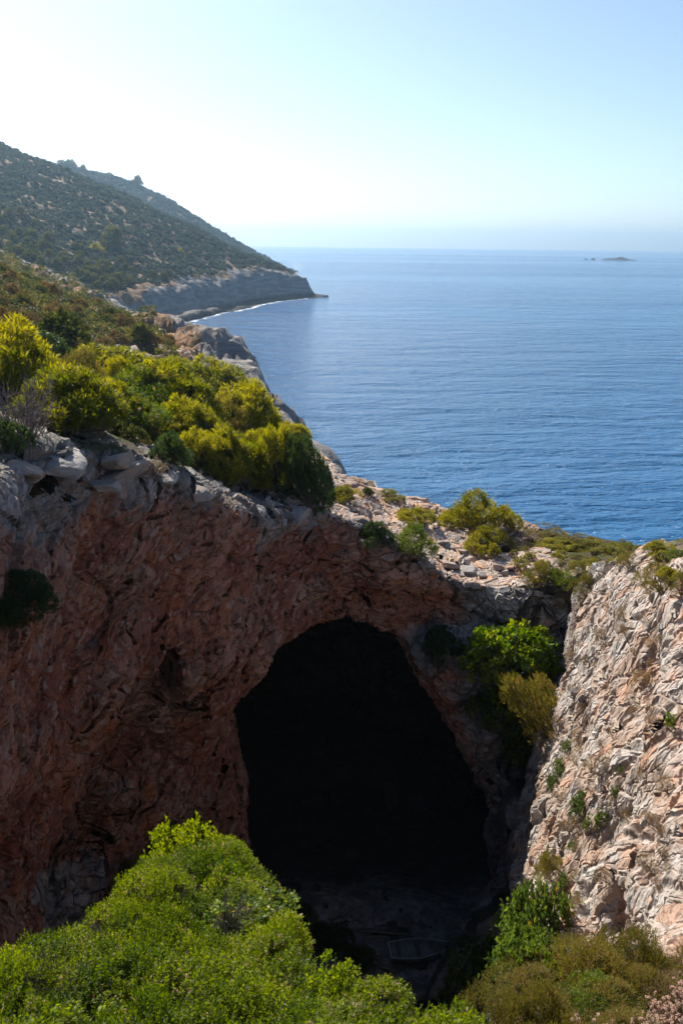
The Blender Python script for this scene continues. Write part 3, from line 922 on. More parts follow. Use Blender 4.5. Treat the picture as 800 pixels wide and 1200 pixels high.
def stems_for(rng, lobes, r0=0.04, n=None, sides=5):
    paths = []
    for c, r in lobes[:n]:
        c = np.array(c, float)
        b = np.array([rng.uniform(-0.08, 0.08), rng.uniform(-0.08, 0.08), -0.25])
        m1 = b + (c - b) * 0.35 + rng.normal(size=3) * 0.05 + np.array([0, 0, 0.08])
        m2 = b + (c - b) * 0.7 + rng.normal(size=3) * 0.06
        paths.append(([b, m1, m2, c], [r0, r0 * 0.7, r0 * 0.45, r0 * 0.15]))
        for _ in range(3):
            e = c + unit(rng.normal(size=3)) * r * 0.85
            paths.append(([m2, (m2 + e) / 2 + rng.normal(size=3) * 0.04, e], [r0 * 0.4, r0 * 0.25, r0 * 0.08]))
    return tubes(paths, sides)

def make_lobes(rng, n, rx, h, rmin, rmax, flat=1.0):
    out = []
    for i in range(n):
        a = rng.uniform(0, 2 * math.pi); q_ = math.sqrt(rng.uniform(0, 1))
        z = h * (0.35 + 0.65 * (1 - q_ ** 2) * rng.uniform(0.55, 1.0))
        r = rng.uniform(rmin, rmax)
        out.append(((rx * q_ * math.cos(a) * 0.8, rx * q_ * math.sin(a) * 0.8, max(r * 0.5, z - r * 0.6)), r))
    return out

KINDS = {}
def bush_kind(name, seed, nl, rx, h, rmin, rmax, n, leaves, slen, L, W, spread, mat, up=0.5, gap=0.25, stem=BARK, r0=0.03, trunk=None, inner=0.72, variants=3, low=-0.35):
    KINDS[name] = []
    for vv in range(variants):
        rng = np.random.RandomState(seed * 17 + vv)
        lobes = make_lobes(rng, nl, rx, h, rmin, rmax)
        p, d, k_ = lobe_points(rng, lobes, n, inner=inner, gap=gap, low=low)
        lt = rng.uniform(0.15, 0.75, len(lobes))
        tint = np.clip(lt[k_] + rng.normal(size=len(p)) * 0.13, 0, 1)
        dead = rng.uniform(size=len(p)) < 0.03
        tint[dead] = 0.99
        dr = unit(d * 0.8 + np.array([0, 0, up]) + rng.normal(size=d.shape) * 0.35)
        v, f, tt = sprigs(rng, p, dr, leaves, slen, L, W, spread, tint)
        fm = mesh_np(name + '_foliage', v, f, mat, False, {'tint': tt})
        sv, sf = stems_for(rng, lobes, r0)
        sm = mesh_np(name + '_stems', sv, sf, stem, True)
        KINDS[name].append((fm, sm, rx, max(l[0][2] + l[1] for l in lobes)))

bush_kind('maquis', 1, 13, 0.95, 1.0, 0.26, 0.42, 2100, 8, 0.10, 0.050, 0.022, 0.9, L_MAQUIS, up=0.7, gap=0.22, variants=4)
bush_kind('leafy', 2, 12, 0.95, 1.1, 0.22, 0.38, 700, 7, 0.14, 0.075, 0.045, 1.0, L_FIG, up=0.6, gap=0.15)
bush_kind('heath', 3, 14, 0.95, 0.9, 0.24, 0.40, 2600, 9, 0.13, 0.050, 0.013, 0.5, L_HEATH, up=0.9, gap=0.25)
bush_kind('pine', 4, 64, 1.05, 1.2, 0.13, 0.25, 3400, 9, 0.09, 0.12, 0.020, 0.8, L_PINE, up=0.75, gap=0.12, r0=0.05, low=-0.6)
bush_kind('dark', 5, 20, 1.0, 1.3, 0.22, 0.38, 1900, 9, 0.07, 0.09, 0.022, 0.8, L_DARK, up=0.6, gap=0.15, r0=0.05, low=-0.7)
bush_kind('fig', 6, 16, 1.0, 1.5, 0.20, 0.36, 520, 7, 0.10, 0.12, 0.075, 1.0, L_FIG, up=0.5, gap=0.1, stem=BARK_PALE, r0=0.035)
bush_kind('vine', 7, 14, 1.0, 0.6, 0.20, 0.36, 700, 6, 0.12, 0.075, 0.060, 1.1, L_VINE, up=0.4, gap=0.1)
bush_kind('yellow', 8, 22, 1.0, 1.0, 0.20, 0.34, 2600, 8, 0.08, 0.085, 0.018, 0.7, L_YELL, up=0.8, gap=0.15)
bush_kind('dry', 9, 8, 0.9, 0.8, 0.22, 0.36, 420, 7, 0.10, 0.07, 0.014, 0.6, L_DRY, up=0.9, gap=0.3, stem=TWIG, variants=2)
bush_kind('brown', 10, 14, 1.0, 0.9, 0.24, 0.38, 1300, 8, 0.09, 0.075, 0.016, 0.6, L_HEATH, up=0.8, gap=0.2)
bush_kind('scrub', 11, 10, 1.0, 0.95, 0.28, 0.46, 330, 6, 0.12, 0.17, 0.07, 0.8, L_SCRUB, up=0.6, gap=0.2, variants=4)
bush_kind('scrub_brown', 12, 10, 1.0, 0.8, 0.28, 0.42, 300, 6, 0.12, 0.16, 0.06, 0.8, L_SCRUB_BR, up=0.6, gap=0.25, variants=2)
bush_kind('hill_tree', 13, 16, 1.0, 1.7, 0.26, 0.46, 420, 6, 0.12, 0.20, 0.09, 0.9, L_SCRUB, up=0.5, gap=0.15, r0=0.05, variants=2)
# bare grey shrub
KINDS['bare'] = []
for vv in range(2):
    rng = np.random.RandomState(300 + vv)
    paths = []
    for i in range(46):
        a = rng.uniform(0, 6.28); e = np.array([math.cos(a) * rng.uniform(0.3, 1.0), math.sin(a) * rng.uniform(0.3, 1.0), rng.uniform(0.4, 1.15)])
        m1 = e * 0.45 + rng.normal(size=3) * 0.06
        paths.append(([(0, 0, -0.2), m1, e], [0.022, 0.014, 0.004]))
        for j in range(7):
            q0 = m1 + (e - m1) * rng.uniform(0, 0.9); q1 = q0 + unit(rng.normal(size=3) + np.array([0, 0, 0.5]) + e) * rng.uniform(0.15, 0.4)
            paths.append(([q0, (q0 + q1) / 2 + rng.normal(size=3) * 0.03, q1], [0.009, 0.006, 0.003]))
    sv, sf = tubes(paths, 4)
    KINDS['bare'].append((mesh_np('bare_twigs', sv, sf, TWIG, True), None, 1.0, 1.15))

RNG = np.random.RandomState(99)
def plant(kind, p, w, h, name, label, cat, group=None, lean=None, sink=0.12, parts=('foliage', 'stem'), variant=None):
    """p: foot, w: full width, h: height (metres)"""
    fm, sm, rx, hh = KINDS[kind][RNG.randint(len(KINDS[kind])) if variant is None else variant % len(KINDS[kind])]
    o = bpy.data.objects.new(name, None)
    C.objects.link(o)
    o.empty_display_size = 0.3
    s_ = w / 2 / (rx * 1.05)
    o.scale = (s_ * RNG.uniform(0.92, 1.08), s_ * RNG.uniform(0.92, 1.08), h / hh)
    rz = RNG.uniform(0, 6.28)
    if lean is not None and cat == 'creeper':
        o.scale = (max(w, h) * 0.42, max(w, h) * 0.34, max(w, h) * 0.32)
        o.rotation_euler = (Vector((0, 0, 1)).lerp(Vector(lean), 0.92).to_track_quat('Z', 'Y') @ Euler((0, 0, rz)).to_quaternion()).to_euler()
    elif lean is not None:
        o.rotation_euler = (Vector((0, 0, 1)).lerp(Vector(lean), 0.45).to_track_quat('Z', 'Y') @ Euler((0, 0, rz)).to_quaternion()).to_euler()
    else:
        o.rotation_euler = (RNG.uniform(-0.12, 0.12), RNG.uniform(-0.12, 0.12), rz)
    o.location = Vector(p) - Vector((0, 0, sink * h))
    tag(o, label, cat, group)
    link(parts[0], fm, o)
    if sm is not None: link(parts[1], sm, o)
    return o

def plant_px(kind, px, py, wpx, hpx, name, label, cat='shrub', group=None, lean=False, parts=('foliage', 'stem'), back=0.0, **kw):
    h_ = hit(px, py, [BVH_T, BVH_M])
    if h_ is None:
        print('no ground at', px, py); return
    p, n, dist = h_
    fwd = (p - CAM_POS).dot(CAM_ROT @ Vector((0, 0, -1)))
    return plant(kind, p + (p - CAM_POS).normalized() * back, wpx / FPX * fwd, hpx / FPX * fwd, name, label, cat, group, n if lean else None, parts=parts, **kw)

TC = ('crown', 'trunk')
G_P = 'yellow green pines along the left rim'
for px, py, w, h, lab in [
    (12, 478, 125, 112, 'tall yellow-green pine at the left end of the row along the cliff rim'),
    (82, 500, 115, 78, 'low bushy pine right beside the bare grey shrub, behind the grey bedded block'),
    (150, 462, 120, 50, 'bushy pine behind the middle of the rim row, below the round dark hill tree'),
    (190, 490, 120, 80, 'pine directly above the sunlit pale ledges of the rim'),
    (222, 520, 90, 66, 'dark green pine standing low behind the pale rim ledges'),
    (248, 470, 110, 60, 'pine whose crown shows against the pale shore crags'),
    (285, 515, 105, 80, 'broad pine in the middle of the right half of the rim row'),
    (262, 560, 90, 70, 'lower pine hanging over the grey rim blocks in deep green shade'),
    (318, 570, 80, 85, 'brightest yellow-green pine nearest the dark round shrub at the row end'),
    (120, 450, 110, 50, 'pine with a yellow top standing behind the low bushy one'),
    (205, 455, 90, 42, 'small pine in the back of the row under the shore crags'),
    (300, 545, 70, 50, 'green pine between the broad one and the brightest one'),
    (230, 545, 70, 50, 'dark small pine tucked under the hanging one'),
    (345, 520, 50, 30, 'small pine tip just above the brightest pine, against the sea')]:
    plant_px('pine', px, py, w * (1.3 if px < 180 else 1.12), h * (0.98 if px < 180 else 0.92), 'pine_tree', lab, 'pine', G_P, parts=TC)
NP_ = 0
for tries in range(200):
    if NP_ >= 20: break
    px, py = RNG.uniform(-10, 335), 0
    py = np.interp(px, [0, 100, 200, 260, 335], [455, 470, 500, 520, 555]) + RNG.uniform(-34, 26)
    h_ = hit(px, py, [BVH_T])
    if h_ is None or h_[1].z < 0.5: continue
    kd = ('pine', 'maquis', 'brown', 'pine', 'dark')[NP_ % 5]
    plant_px(kd, px, py, RNG.uniform(60, 105), RNG.uniform(34, 60), {'pine': 'pine_tree', 'maquis': 'rim_bush', 'brown': 'heath_bush', 'dark': 'juniper'}[kd],
             {'pine': 'low bushy pine filling the gaps of the row along the left rim', 'maquis': 'fresh green bush between the pines on the left rim', 'brown': 'brownish heath between the pines on the left rim', 'dark': 'dark low juniper between the pines on the left rim'}[kd],
             {'pine': 'pine', 'maquis': 'bush', 'brown': 'heath', 'dark': 'shrub'}[kd], {'pine': 'low pines on the left rim', 'maquis': 'green bushes on the left rim', 'brown': 'heath on the left rim', 'dark': 'junipers on the left rim'}[kd], parts=TC if kd == 'pine' else ('foliage', 'stem'))
    NP_ += 1
plant_px('dark', 362, 592, 66, 92, 'juniper', 'dark green rounded juniper ending the pine row above the arch', 'shrub')
plant_px('dark', 200, 548, 60, 46, 'juniper', 'dark juniper squatting beneath the pines beside the pale ledges', 'shrub')
plant_px('bare', 28, 515, 100, 84, 'bare_shrub', 'leafless grey shrub on the grey bedded block at the left rim', 'dead shrub', parts=('twigs', 'x'))
plant_px('bare', 105, 505, 55, 45, 'bare_shrub', 'small leafless twiggy shrub under the low pine beside the pale ledges', 'dead shrub', parts=('twigs', 'x'))
plant_px('dark', 10, 528, 60, 40, 'juniper', 'low dark juniper under the bare grey shrub at the left edge', 'shrub')
plant_px('dry', 150, 592, 52, 38, 'dry_shrub', 'larger straw-brown shrub on the grey blocks under the pale ledges', 'shrub')
plant_px('dry', 180, 556, 36, 22, 'dry_shrub', 'smaller straw-brown tuft on the lip of the pale ledges', 'shrub')
plant_px('dark', 22, 705, 80, 46, 'wall_shrub', 'dark green shrub growing from the shaded red wall at the left', 'shrub', lean=True)
plant_px('dark', 4, 722, 50, 30, 'wall_shrub', 'smaller dark shrub under the larger one on the shaded red wall', 'shrub', lean=True)
plant_px('dark', 6, 618, 26, 22, 'wall_shrub', 'tiny dark shrub in the red wall under the grey bedded block', 'shrub', lean=True)
# on the arch
for kind, px, py, w, h, nm, lab, cat in [
    ('dark', 441, 640, 46, 38, 'arch_shrub', 'dark green shrub on the lip of the arch, left one of the dark pair', 'shrub'),
    ('maquis', 479, 645, 58, 42, 'arch_shrub', 'deep green leafy shrub on the arch lip, right one of the dark pair', 'shrub'),
    ('yellow', 490, 612, 54, 24, 'cushion_shrub', 'flat yellow-green cushion just behind the dark pair of arch shrubs', 'shrub'),
    ('yellow', 402, 590, 50, 32, 'cushion_shrub', 'yellow-green cushion where the juniper meets the arch', 'shrub'),
    ('dark', 430, 580, 18, 14, 'cushion_shrub', 'tiny round dark shrub on the seaward edge of the arch', 'shrub'),
    ('yellow', 453, 582, 46, 12, 'cushion_shrub', 'low olive mat along the seaward edge beside the tiny round shrub', 'shrub'),
    ('yellow', 556, 624, 92, 60, 'arch_bush', 'biggest yellow-green bush on the arch crest against the sea', 'bush'),
    ('yellow', 590, 620, 46, 34, 'arch_bush', 'middle yellow-green bush touching the right side of the biggest one', 'bush'),
    ('yellow', 571, 642, 56, 32, 'arch_bush', 'small yellow-green bush in front of the biggest one on the arch', 'bush'),
    ('brown', 640, 628, 70, 10, 'low_heath', 'dark low heath strip on the sea edge right of the yellow bushes', 'heath'),
    ('brown', 676, 634, 60, 10, 'low_heath', 'dark low heath strip farther right along the sea edge', 'heath'),
    ('yellow', 648, 641, 60, 16, 'cushion_shrub', 'olive cushion at the left end of the row along the crest path', 'shrub'),
    ('yellow', 682, 645, 60, 16, 'cushion_shrub', 'olive cushion in the middle of the row along the crest path', 'shrub'),
    ('yellow', 712, 650, 46, 16, 'cushion_shrub', 'olive cushion at the right end of the row along the crest path', 'shrub'),
    ('brown', 633, 682, 50, 36, 'heath_bush', 'olive-brown heath bush left of the green one below the crest path', 'heath'),
    ('maquis', 653, 684, 44, 26, 'heath_bush', 'green rounded bush between two brown ones below the crest path', 'bush'),
    ('brown', 684, 696, 44, 40, 'heath_bush', 'green-brown heath bush beside the top of the pale right wall', 'heath'),
    ('dry', 664, 712, 36, 30, 'dry_shrub', 'straw-brown shrub at the head of the gully by the pale wall', 'shrub'),
    ('yellow', 772, 652, 52, 26, 'wall_top_bush', 'rounded olive bush topmost on the pale right wall', 'bush'),
    ('brown', 742, 664, 40, 26, 'wall_top_bush', 'brown heath at the left end of the growth on the pale right wall', 'heath'),
    ('brown', 774, 684, 66, 36, 'wall_top_bush', 'wide brown heath along the brow of the pale right wall', 'heath'),
    ('yellow', 784, 680, 40, 24, 'wall_top_bush', 'ochre-green bush sitting in the wide brown heath on the pale wall', 'bush'),
    ('brown', 800, 690, 40, 34, 'wall_top_bush', 'brown heath cut by the right frame edge above the pale wall', 'heath'),
    ('maquis', 796, 652, 40, 12, 'wall_top_bush', 'small fresh green bush behind the brown heath at the right edge', 'bush')]:
    plant_px(kind, px, py, w, h * (0.74 if nm in ('heath_bush', 'low_heath', 'cushion_shrub', 'wall_top_bush') else 0.9), nm, lab, cat)
CU = []
for tries in range(1200):
    x, y = RNG.uniform(9.5, 19), RNG.uniform(40.5, 47.5)
    if any((x - a) ** 2 + (y - b) ** 2 < 0.75 ** 2 for a, b in CU) or perlin(np.array([[x * 0.5, y * 0.5, 9.0]]))[0] < -0.1: continue
    h_ = drop(x, y, 60, [BVH_T])
    if h_ is None or h_[1].z < 0.6 or not seen(h_[0], 0.3) or len(CU) > 55: continue
    CU.append((x, y))
    br = RNG.uniform() < 0.45
    plant('brown' if br else 'yellow', h_[0], RNG.uniform(0.6, 1.3), RNG.uniform(0.2, 0.42), 'cushion_shrub', 'low brown cushion shrub on the crest behind the pale wall' if br else 'low olive cushion shrub on the crest behind the pale wall', 'shrub', 'brown cushions on the crest' if br else 'olive cushions on the crest')
print('cushions', len(CU))
for i in range(60):
    px, py = RNG.uniform(645, 800), RNG.uniform(700, 1060)
    h_ = hit(px, py, [BVH_T])
    if h_ is None or h_[0].y < 12 or px < 690 - (py - 650) * 0.2: continue
    plant('dry', h_[0], RNG.uniform(0.25, 0.6), RNG.uniform(0.2, 0.45), 'dry_tuft', 'tiny straw-coloured tuft rooted in a crack of the sunlit pale wall', 'grass tuft', 'straw tufts on the pale wall', h_[1])
# the gully between the cave mouth and the pale wall
for kind, px, py, w, h, nm, lab, cat in [
    ('fig', 592, 792, 118, 96, 'fig_tree', 'bright yellow-green broad-leaved tree in the gully beside the cave mouth', 'tree'),
    ('fig', 630, 776, 70, 50, 'fig_tree', 'smaller broad-leaved tree on the uphill right of the bright gully tree', 'tree'),
    ('fig', 558, 778, 62, 62, 'fig_tree', 'low broad-leaved tree on the cave side of the bright gully tree', 'tree'),
    ('leafy', 625, 792, 72, 64, 'gully_bush', 'green leafy bush between the bright gully tree and the pale wall', 'bush'),
    ('brown', 640, 850, 86, 84, 'gully_bush', 'olive-brown bush in the gully against the foot of the pale wall', 'bush'),
    ('maquis', 592, 850, 96, 70, 'gully_bush', 'dark green bush below the bright gully tree', 'bush'),
    ('vine', 606, 884, 50, 36, 'gully_bush', 'lowest green bush of the gully with red flowers on it', 'bush'),
    ('leafy', 573, 852, 26, 30, 'gully_bush', 'small pale green sapling low beside the cave mouth', 'bush'),
    ('dark', 520, 760, 54, 36, 'gully_bush', 'dark shaded bush under the lip of the arch right of the cave mouth', 'bush'),
    ('dry', 628, 950, 24, 20, 'dry_shrub', 'straw-brown tuft at the foot of the pale wall below the gully', 'shrub')]:
    plant_px(kind, px, py, w, h, nm, lab, cat, lean=True, parts=TC if 'tree' in nm else ('foliage', 'stem'))
# green creepers and dry tufts on the pale wall
for kind, px, py, w, h, nm, lab, cat in [
    ('vine', 658, 898, 26, 44, 'creeper', 'green creeper leftmost on the sunlit pale wall', 'creeper'),
    ('vine', 681, 938, 24, 44, 'creeper', 'green creeper in the middle of three on the pale wall', 'creeper'),
    ('vine', 706, 956, 36, 34, 'creeper', 'yellowish creeper right of the other two on the pale wall', 'creeper'),
    ('vine', 672, 990, 22, 26, 'creeper', 'small green creeper under the other creepers on the pale wall', 'creeper'),
    ('vine', 728, 900, 20, 18, 'creeper', 'little green tuft right of and above the yellowish creeper', 'creeper'),
    ('vine', 648, 916, 20, 30, 'creeper', 'thin green creeper just left of the leftmost large one on the pale wall', 'creeper'),
    ('vine', 664, 872, 16, 22, 'creeper', 'small green creeper above the leftmost large one on the pale wall', 'creeper'),
    ('vine', 690, 962, 24, 28, 'creeper', 'green creeper between the middle and the yellowish one on the pale wall', 'creeper'),
    ('vine', 722, 925, 18, 20, 'creeper', 'green creeper just above the yellowish one on the pale wall', 'creeper'),
    ('vine', 665, 1030, 18, 40, 'creeper', 'long green creeper trailing down to the creeper bank on the pale wall', 'creeper'),
    ('vine', 640, 1005, 16, 26, 'creeper', 'narrow green creeper near the inner edge of the pale wall', 'creeper'),
    ('dry', 757, 805, 36, 26, 'dry_shrub', 'brown tuft high in the middle of the pale wall', 'shrub'),
    ('dry', 708, 750, 26, 20, 'dry_shrub', 'small brown tuft near the upper left of the pale wall', 'shrub'),
    ('dry', 735, 748, 18, 22, 'dry_shrub', 'narrow brown tuft right of the small one high on the pale wall', 'shrub'),
    ('dry', 700, 905, 30, 26, 'dry_shrub', 'rusty brown tuft between the creepers on the pale wall', 'shrub'),
    ('leafy', 790, 850, 16, 22, 'wall_tuft', 'green tuft on the pale wall at the right frame edge', 'shrub'),
    ('brown', 655, 1030, 40, 40, 'wall_tuft', 'olive bush on the wall foot above the green creeper bank', 'shrub')]:
    plant_px(kind, px, py, w, h, nm, lab, cat, lean=True)

# the scrubby spur in front: maquis bushes side by side
SP = []
for tries in range(6000):
    y = RNG.uniform(4.2, 17.6); x = RNG.uniform(-6, 1.2)
    if y > np.interp(x, EDGE_X, EDGE_Y) - (0.45 if x < -2.6 else 0.8) or x < np.interp(y, [6.5, 9, 11, 16], [-5.4, -4.4, -3.6, -3.3]): continue
    mind = 0.46 + 0.027 * y
    if any((x - a) ** 2 + (y - b) ** 2 < mind ** 2 for a, b in SP): continue
    SP.append((x, y))
n_s = 0
for x, y in SP:
    h_ = drop(x, y, 60, [BVH_T])
    if h_ is None: continue
    u_, v_, d_ = project(h_[0])
    if not (-140 < u_ < 640 and 880 < v_ < 1420): continue
    e = np.interp(x, EDGE_X, EDGE_Y) - y
    shade = x < np.interp(y, [5, 12, 15, 18], [-7, -5.0, -4.9, -4.9])
    k_ = RNG.uniform()
    kind = 'heath' if k_ < 0.05 and y < 13 else ('leafy' if k_ < 0.22 else 'maquis')
    w_ = RNG.uniform(1.2, 2.2); hh = RNG.uniform(0.6, 1.3)
    if 14 < y and -5 < x < -2.8: hh *= 1.35
    lab, grp = {'heath': ('wispy heath bush among the leafy maquis on the foreground spur', 'heath bushes on the foreground spur'),
                'leafy': ('broad-leaved bush among the small-leaved maquis on the foreground spur', 'broad-leaved bushes on the foreground spur'),
                'maquis': ('small-leaved green maquis bush on the foreground spur', 'maquis bushes on the foreground spur')}[kind]
    plant(kind, h_[0], w_, hh, {'heath': 'heath_bush', 'leafy': 'leafy_bush', 'maquis': 'maquis_bush'}[kind], lab, 'bush', grp)
    n_s += 1
SB = []
for tries in range(1500):
    x, y = RNG.uniform(-8.5, -4.2), RNG.uniform(7, 17.5)
    if any((x - a) ** 2 + (y - b) ** 2 < 0.95 ** 2 for a, b in SB): continue
    h_ = drop(x, y, 33.5, [BVH_T])
    if h_ is None or h_[1].z < 0.35 or h_[0].z < 17: continue
    SB.append((x, y))
    plant('dark' if RNG.uniform() < 0.4 else 'maquis', h_[0], RNG.uniform(1.5, 2.3), RNG.uniform(1.2, 1.9), 'shaded_bush', 'shaded green bush between the sunlit spur and the red wall', 'bush', 'shaded bushes left of the sunlit spur')
for (x, y, top), lab in zip([(-4.5, 15.6, 26.8), (-5.1, 14.0, 27.2), (-5.5, 12.6, 27.5), (-6.2, 14.6, 26.0), (-5.9, 11.2, 28.2), (-6.9, 12.8, 26.8)],
        ['first tall shaded bush behind the sunlit crest of the spur, nearest the cave', 'second tall shaded bush left of the sunlit crest of the spur', 'third tall shaded bush left of the sunlit spur, half way to the frame edge', 'dark shaded bush against the red wall behind the second tall one', 'fourth tall shaded bush left of the sunlit spur near the frame edge', 'dark shaded bush against the red wall behind the fourth tall one']):
    h_ = drop(x, y, 33, [BVH_T])
    plant('maquis', h_[0], 2.3, min(2.1, max(1.2, (top - h_[0].z) / 0.85)), 'shaded_bush', lab, 'bush')
for (x, y, top), lab in zip([(-3.5, 15.5, 28.15), (-3.0, 15.9, 27.7), (-3.7, 14.6, 28.2), (-2.6, 15.2, 27.7)], ['tallest leafy bush crowning the far point of the spur', 'leafy bush with bright tips just right of the tallest one on the spur point', 'leafy bush left of the tallest one on the far point of the spur', 'leafy bush stepping down to the right of the far point of the spur']):
    h_ = drop(x, y, 33, [BVH_T])
    plant('leafy' if 'bright' in lab or 'tallest leafy' in lab else 'maquis', h_[0], 1.7, min(1.9, max(1.0, (top - h_[0].z) / 0.86)), 'spur_bush', lab, 'bush')
print('shaded', len(SB))
for kind, px, py, w, h, lab in [('leafy', 226, 1015, 70, 76, 'tallest leafy bush with yellow-green tips at the far point of the spur'), ('maquis', 190, 1010, 80, 66, 'tall small-leaved bush left of the tallest one at the far point of the spur'), ('maquis', 165, 1050, 80, 70, 'bush on the left flank just before the far point of the spur'), ('leafy', 262, 1030, 60, 50, 'leafy bush on the right flank behind the far point of the spur')]:
    plant_px(kind, px, py, w, h, 'spur_bush', lab, 'bush')
for px, py, w, h, lab in [(60, 1190, 60, 50, 'grey leafless shrub at the lower left of the foreground spur'), (205, 1075, 50, 36, 'grey twiggy shrub on the sunlit crest of the spur'), (265, 1110, 50, 36, 'grey twiggy shrub in the middle of the foreground spur'), (130, 1120, 46, 36, 'grey twiggy shrub on the left edge of the foreground spur')]:
    plant_px('bare', px, py, w * 1.3, h * 2.0, 'bare_shrub', lab, 'dead shrub', parts=('twigs', 'x'))
# right-hand foreground: creeper bank, heath, dry flower heads
for kind, px, py, w, h, nm, lab, cat in [
    ('vine', 606, 1128, 130, 84, 'creeper_bank', 'large green creeper spilling over the edge towards the cave', 'creeper'),
    ('vine', 640, 1100, 100, 84, 'creeper_bank', 'creeper climbing the foot of the pale wall', 'creeper'),
    ('vine', 572, 1160, 100, 64, 'creeper_bank', 'low creeper at the edge left of the big one', 'creeper'),
    ('leafy', 545, 1180, 60, 40, 'leafy_bush', 'small broad-leaved bush at the lowest point of the near edge', 'bush'),
    ('heath', 690, 1165, 130, 72, 'heath_bush', 'large brownish heath in front of the pale wall', 'heath'),
    ('heath', 740, 1150, 110, 70, 'heath_bush', 'brown heath at the right under the pale wall', 'heath'),
    ('heath', 640, 1225, 130, 60, 'heath_bush', 'greener heath at the bottom beside the dry flower stalks', 'heath'),
    ('vine', 625, 1150, 110, 60, 'creeper_bank', 'creeper in front of the big one, touching the brown heath', 'creeper'),
    ('heath', 580, 1225, 120, 60, 'heath_bush', 'green heath at the bottom below the red twigs', 'heath'),
    ('heath', 730, 1240, 130, 50, 'heath_bush', 'heath at the bottom right behind the pale flower heads', 'heath'),
    ('heath', 712, 1188, 90, 42, 'heath_bush', 'low heath just left of the pale flower heads in the bottom corner', 'heath'),
    ('heath', 760, 1176, 90, 46, 'heath_bush', 'low heath just above the pale flower heads in the bottom corner', 'heath'),
    ('maquis', 520, 1215, 90, 50, 'maquis_bush', 'maquis bush closing the dip between spur and heath', 'bush')]:
    plant_px(kind, px, py, w, h, nm, lab, cat)
HB = []
for tries in range(1500):
    x, y = RNG.uniform(1.2, 8.5), RNG.uniform(4.5, 13.0)
    if y > np.interp(x, EDGE_X, EDGE_Y) - 0.3 or x > 6.6 + 0.2 * (y - 14): continue
    if any((x - a) ** 2 + (y - b) ** 2 < 0.8 ** 2 for a, b in HB): continue
    h_ = drop(x, y, 60, [BVH_T])
    if h_ is None or h_[1].z < 0.4 or h_[0].z > 37: continue
    u_, v_, d_ = project(h_[0])
    if y < 6.3 or v_ < 1150 or u_ < 590 or (u_ > 655 and v_ > 1205): continue
    HB.append((x, y))
    kd = RNG.choice(['heath', 'brown', 'maquis', 'dry'], p=[0.5, 0.2, 0.2, 0.1])
    plant(kd, h_[0], RNG.uniform(0.9, 1.6), RNG.uniform(0.4, 0.95), {'heath': 'heath_bush', 'brown': 'heath_bush', 'maquis': 'maquis_bush', 'dry': 'dry_shrub'}[kd],
          {'heath': 'wispy brownish heath bush on the near ground below the pale wall', 'brown': 'olive bristly heath bush on the near ground below the pale wall', 'maquis': 'green small-leaved bush among the heath below the pale wall', 'dry': 'straw-brown dead shrub among the heath below the pale wall'}[kd],
          'shrub' if kd == 'dry' else 'bush', kd.replace('dry', 'dead') + ' shrubs among the near heath below the pale wall')
# edge of the pit floor, in shade
for px, py, w, h, lab in [(385, 1112, 60, 36, 'shaded green bush on the cave floor left of the boat'), (420, 1130, 40, 28, 'small shaded bush in front of the bow of the boat'), (350, 1085, 50, 34, 'shaded green bush at the foot of the spur')]:
    plant_px('maquis', px, py, w, h, 'floor_bush', lab, 'bush')

# dry flower stalks near the camera
def dry_flowers(name, foot, n, hgt, spread_, label):
    rng = np.random.RandomState(int(abs(foot[0] * 1000)) % 9999)
    o = bpy.data.objects.new(name, None); C.objects.link(o); o.location = foot
    tag(o, label, 'dry plant', None)
    paths, hp, hd = [], [], []
    for i in range(n):
        a = rng.uniform(0, 6.28)
        tip = np.array([math.cos(a) * spread_ * rng.uniform(0.1, 1), math.sin(a) * spread_ * rng.uniform(0.1, 1), hgt * rng.uniform(0.65, 1.1)])
        m1 = tip * 0.5 + rng.normal(size=3) * 0.02
        paths.append(([(0, 0, -0.2), m1, tip], [0.006, 0.005, 0.003]))
        for j in range(rng.randint(3, 6)):
            q0 = m1 + (tip - m1) * rng.uniform(0.2, 1.0)
            q1 = q0 + np.array([rng.normal() * 0.03, rng.normal() * 0.03, rng.uniform(0.01, 0.05)])
            paths.append(([q0, (q0 + q1) / 2, q1], [0.003, 0.0025, 0.002]))
            hp += [q1] * 14; hd += list(unit(rng.normal(size=(14, 3)) + np.array([0, 0, 0.3])))
    sv, sf = tubes(paths, 5)
    link('stalk', mesh_np('stalk', sv, sf, STALK, True), o)
    v, f, tt = sprigs(rng, np.array(hp), np.array(hd), 5, 0.012, 0.020, 0.011, 1.0, rng.uniform(0.1, 0.85, len(hp)))
    link('flower_head', mesh_np('flower_head', v, f, FLOWER, False, {'tint': tt}), o)
    return o
def at_px(px, py, dist):
    return CAM_POS + ray(px, py) * dist
def ground_near(px, py):
    return hit(px, py, [BVH_T])[0]
for i, (px, py, n, hp_, sp_, lab) in enumerate([
    (668, 1262, 5, 0.95, 0.05, 'tall dry flower stalk left of three at the bottom'),
    (688, 1262, 4, 0.82, 0.06, 'shorter dry flower stalk in the middle of three at the bottom'),
    (706, 1258, 5, 0.95, 0.05, 'tall dry flower stalk right of three at the bottom'),
    (745, 1240, 22, 0.5, 0.26, 'clump of pale dry flower heads beside the three stalks'),
    (775, 1215, 34, 0.5, 0.34, 'broad clump of pale dry flower heads in the bottom corner'),
    (806, 1190, 34, 0.5, 0.34, 'pale dry flower clump cut by the right frame edge'),
    (796, 1145, 24, 0.5, 0.24, 'upper clump of pale dry flowers under the brown heath')]):
    dry_flowers('dry_flower', ground_near(px, py) + Vector((0, 0, 0.05)), n, hp_, sp_, lab)
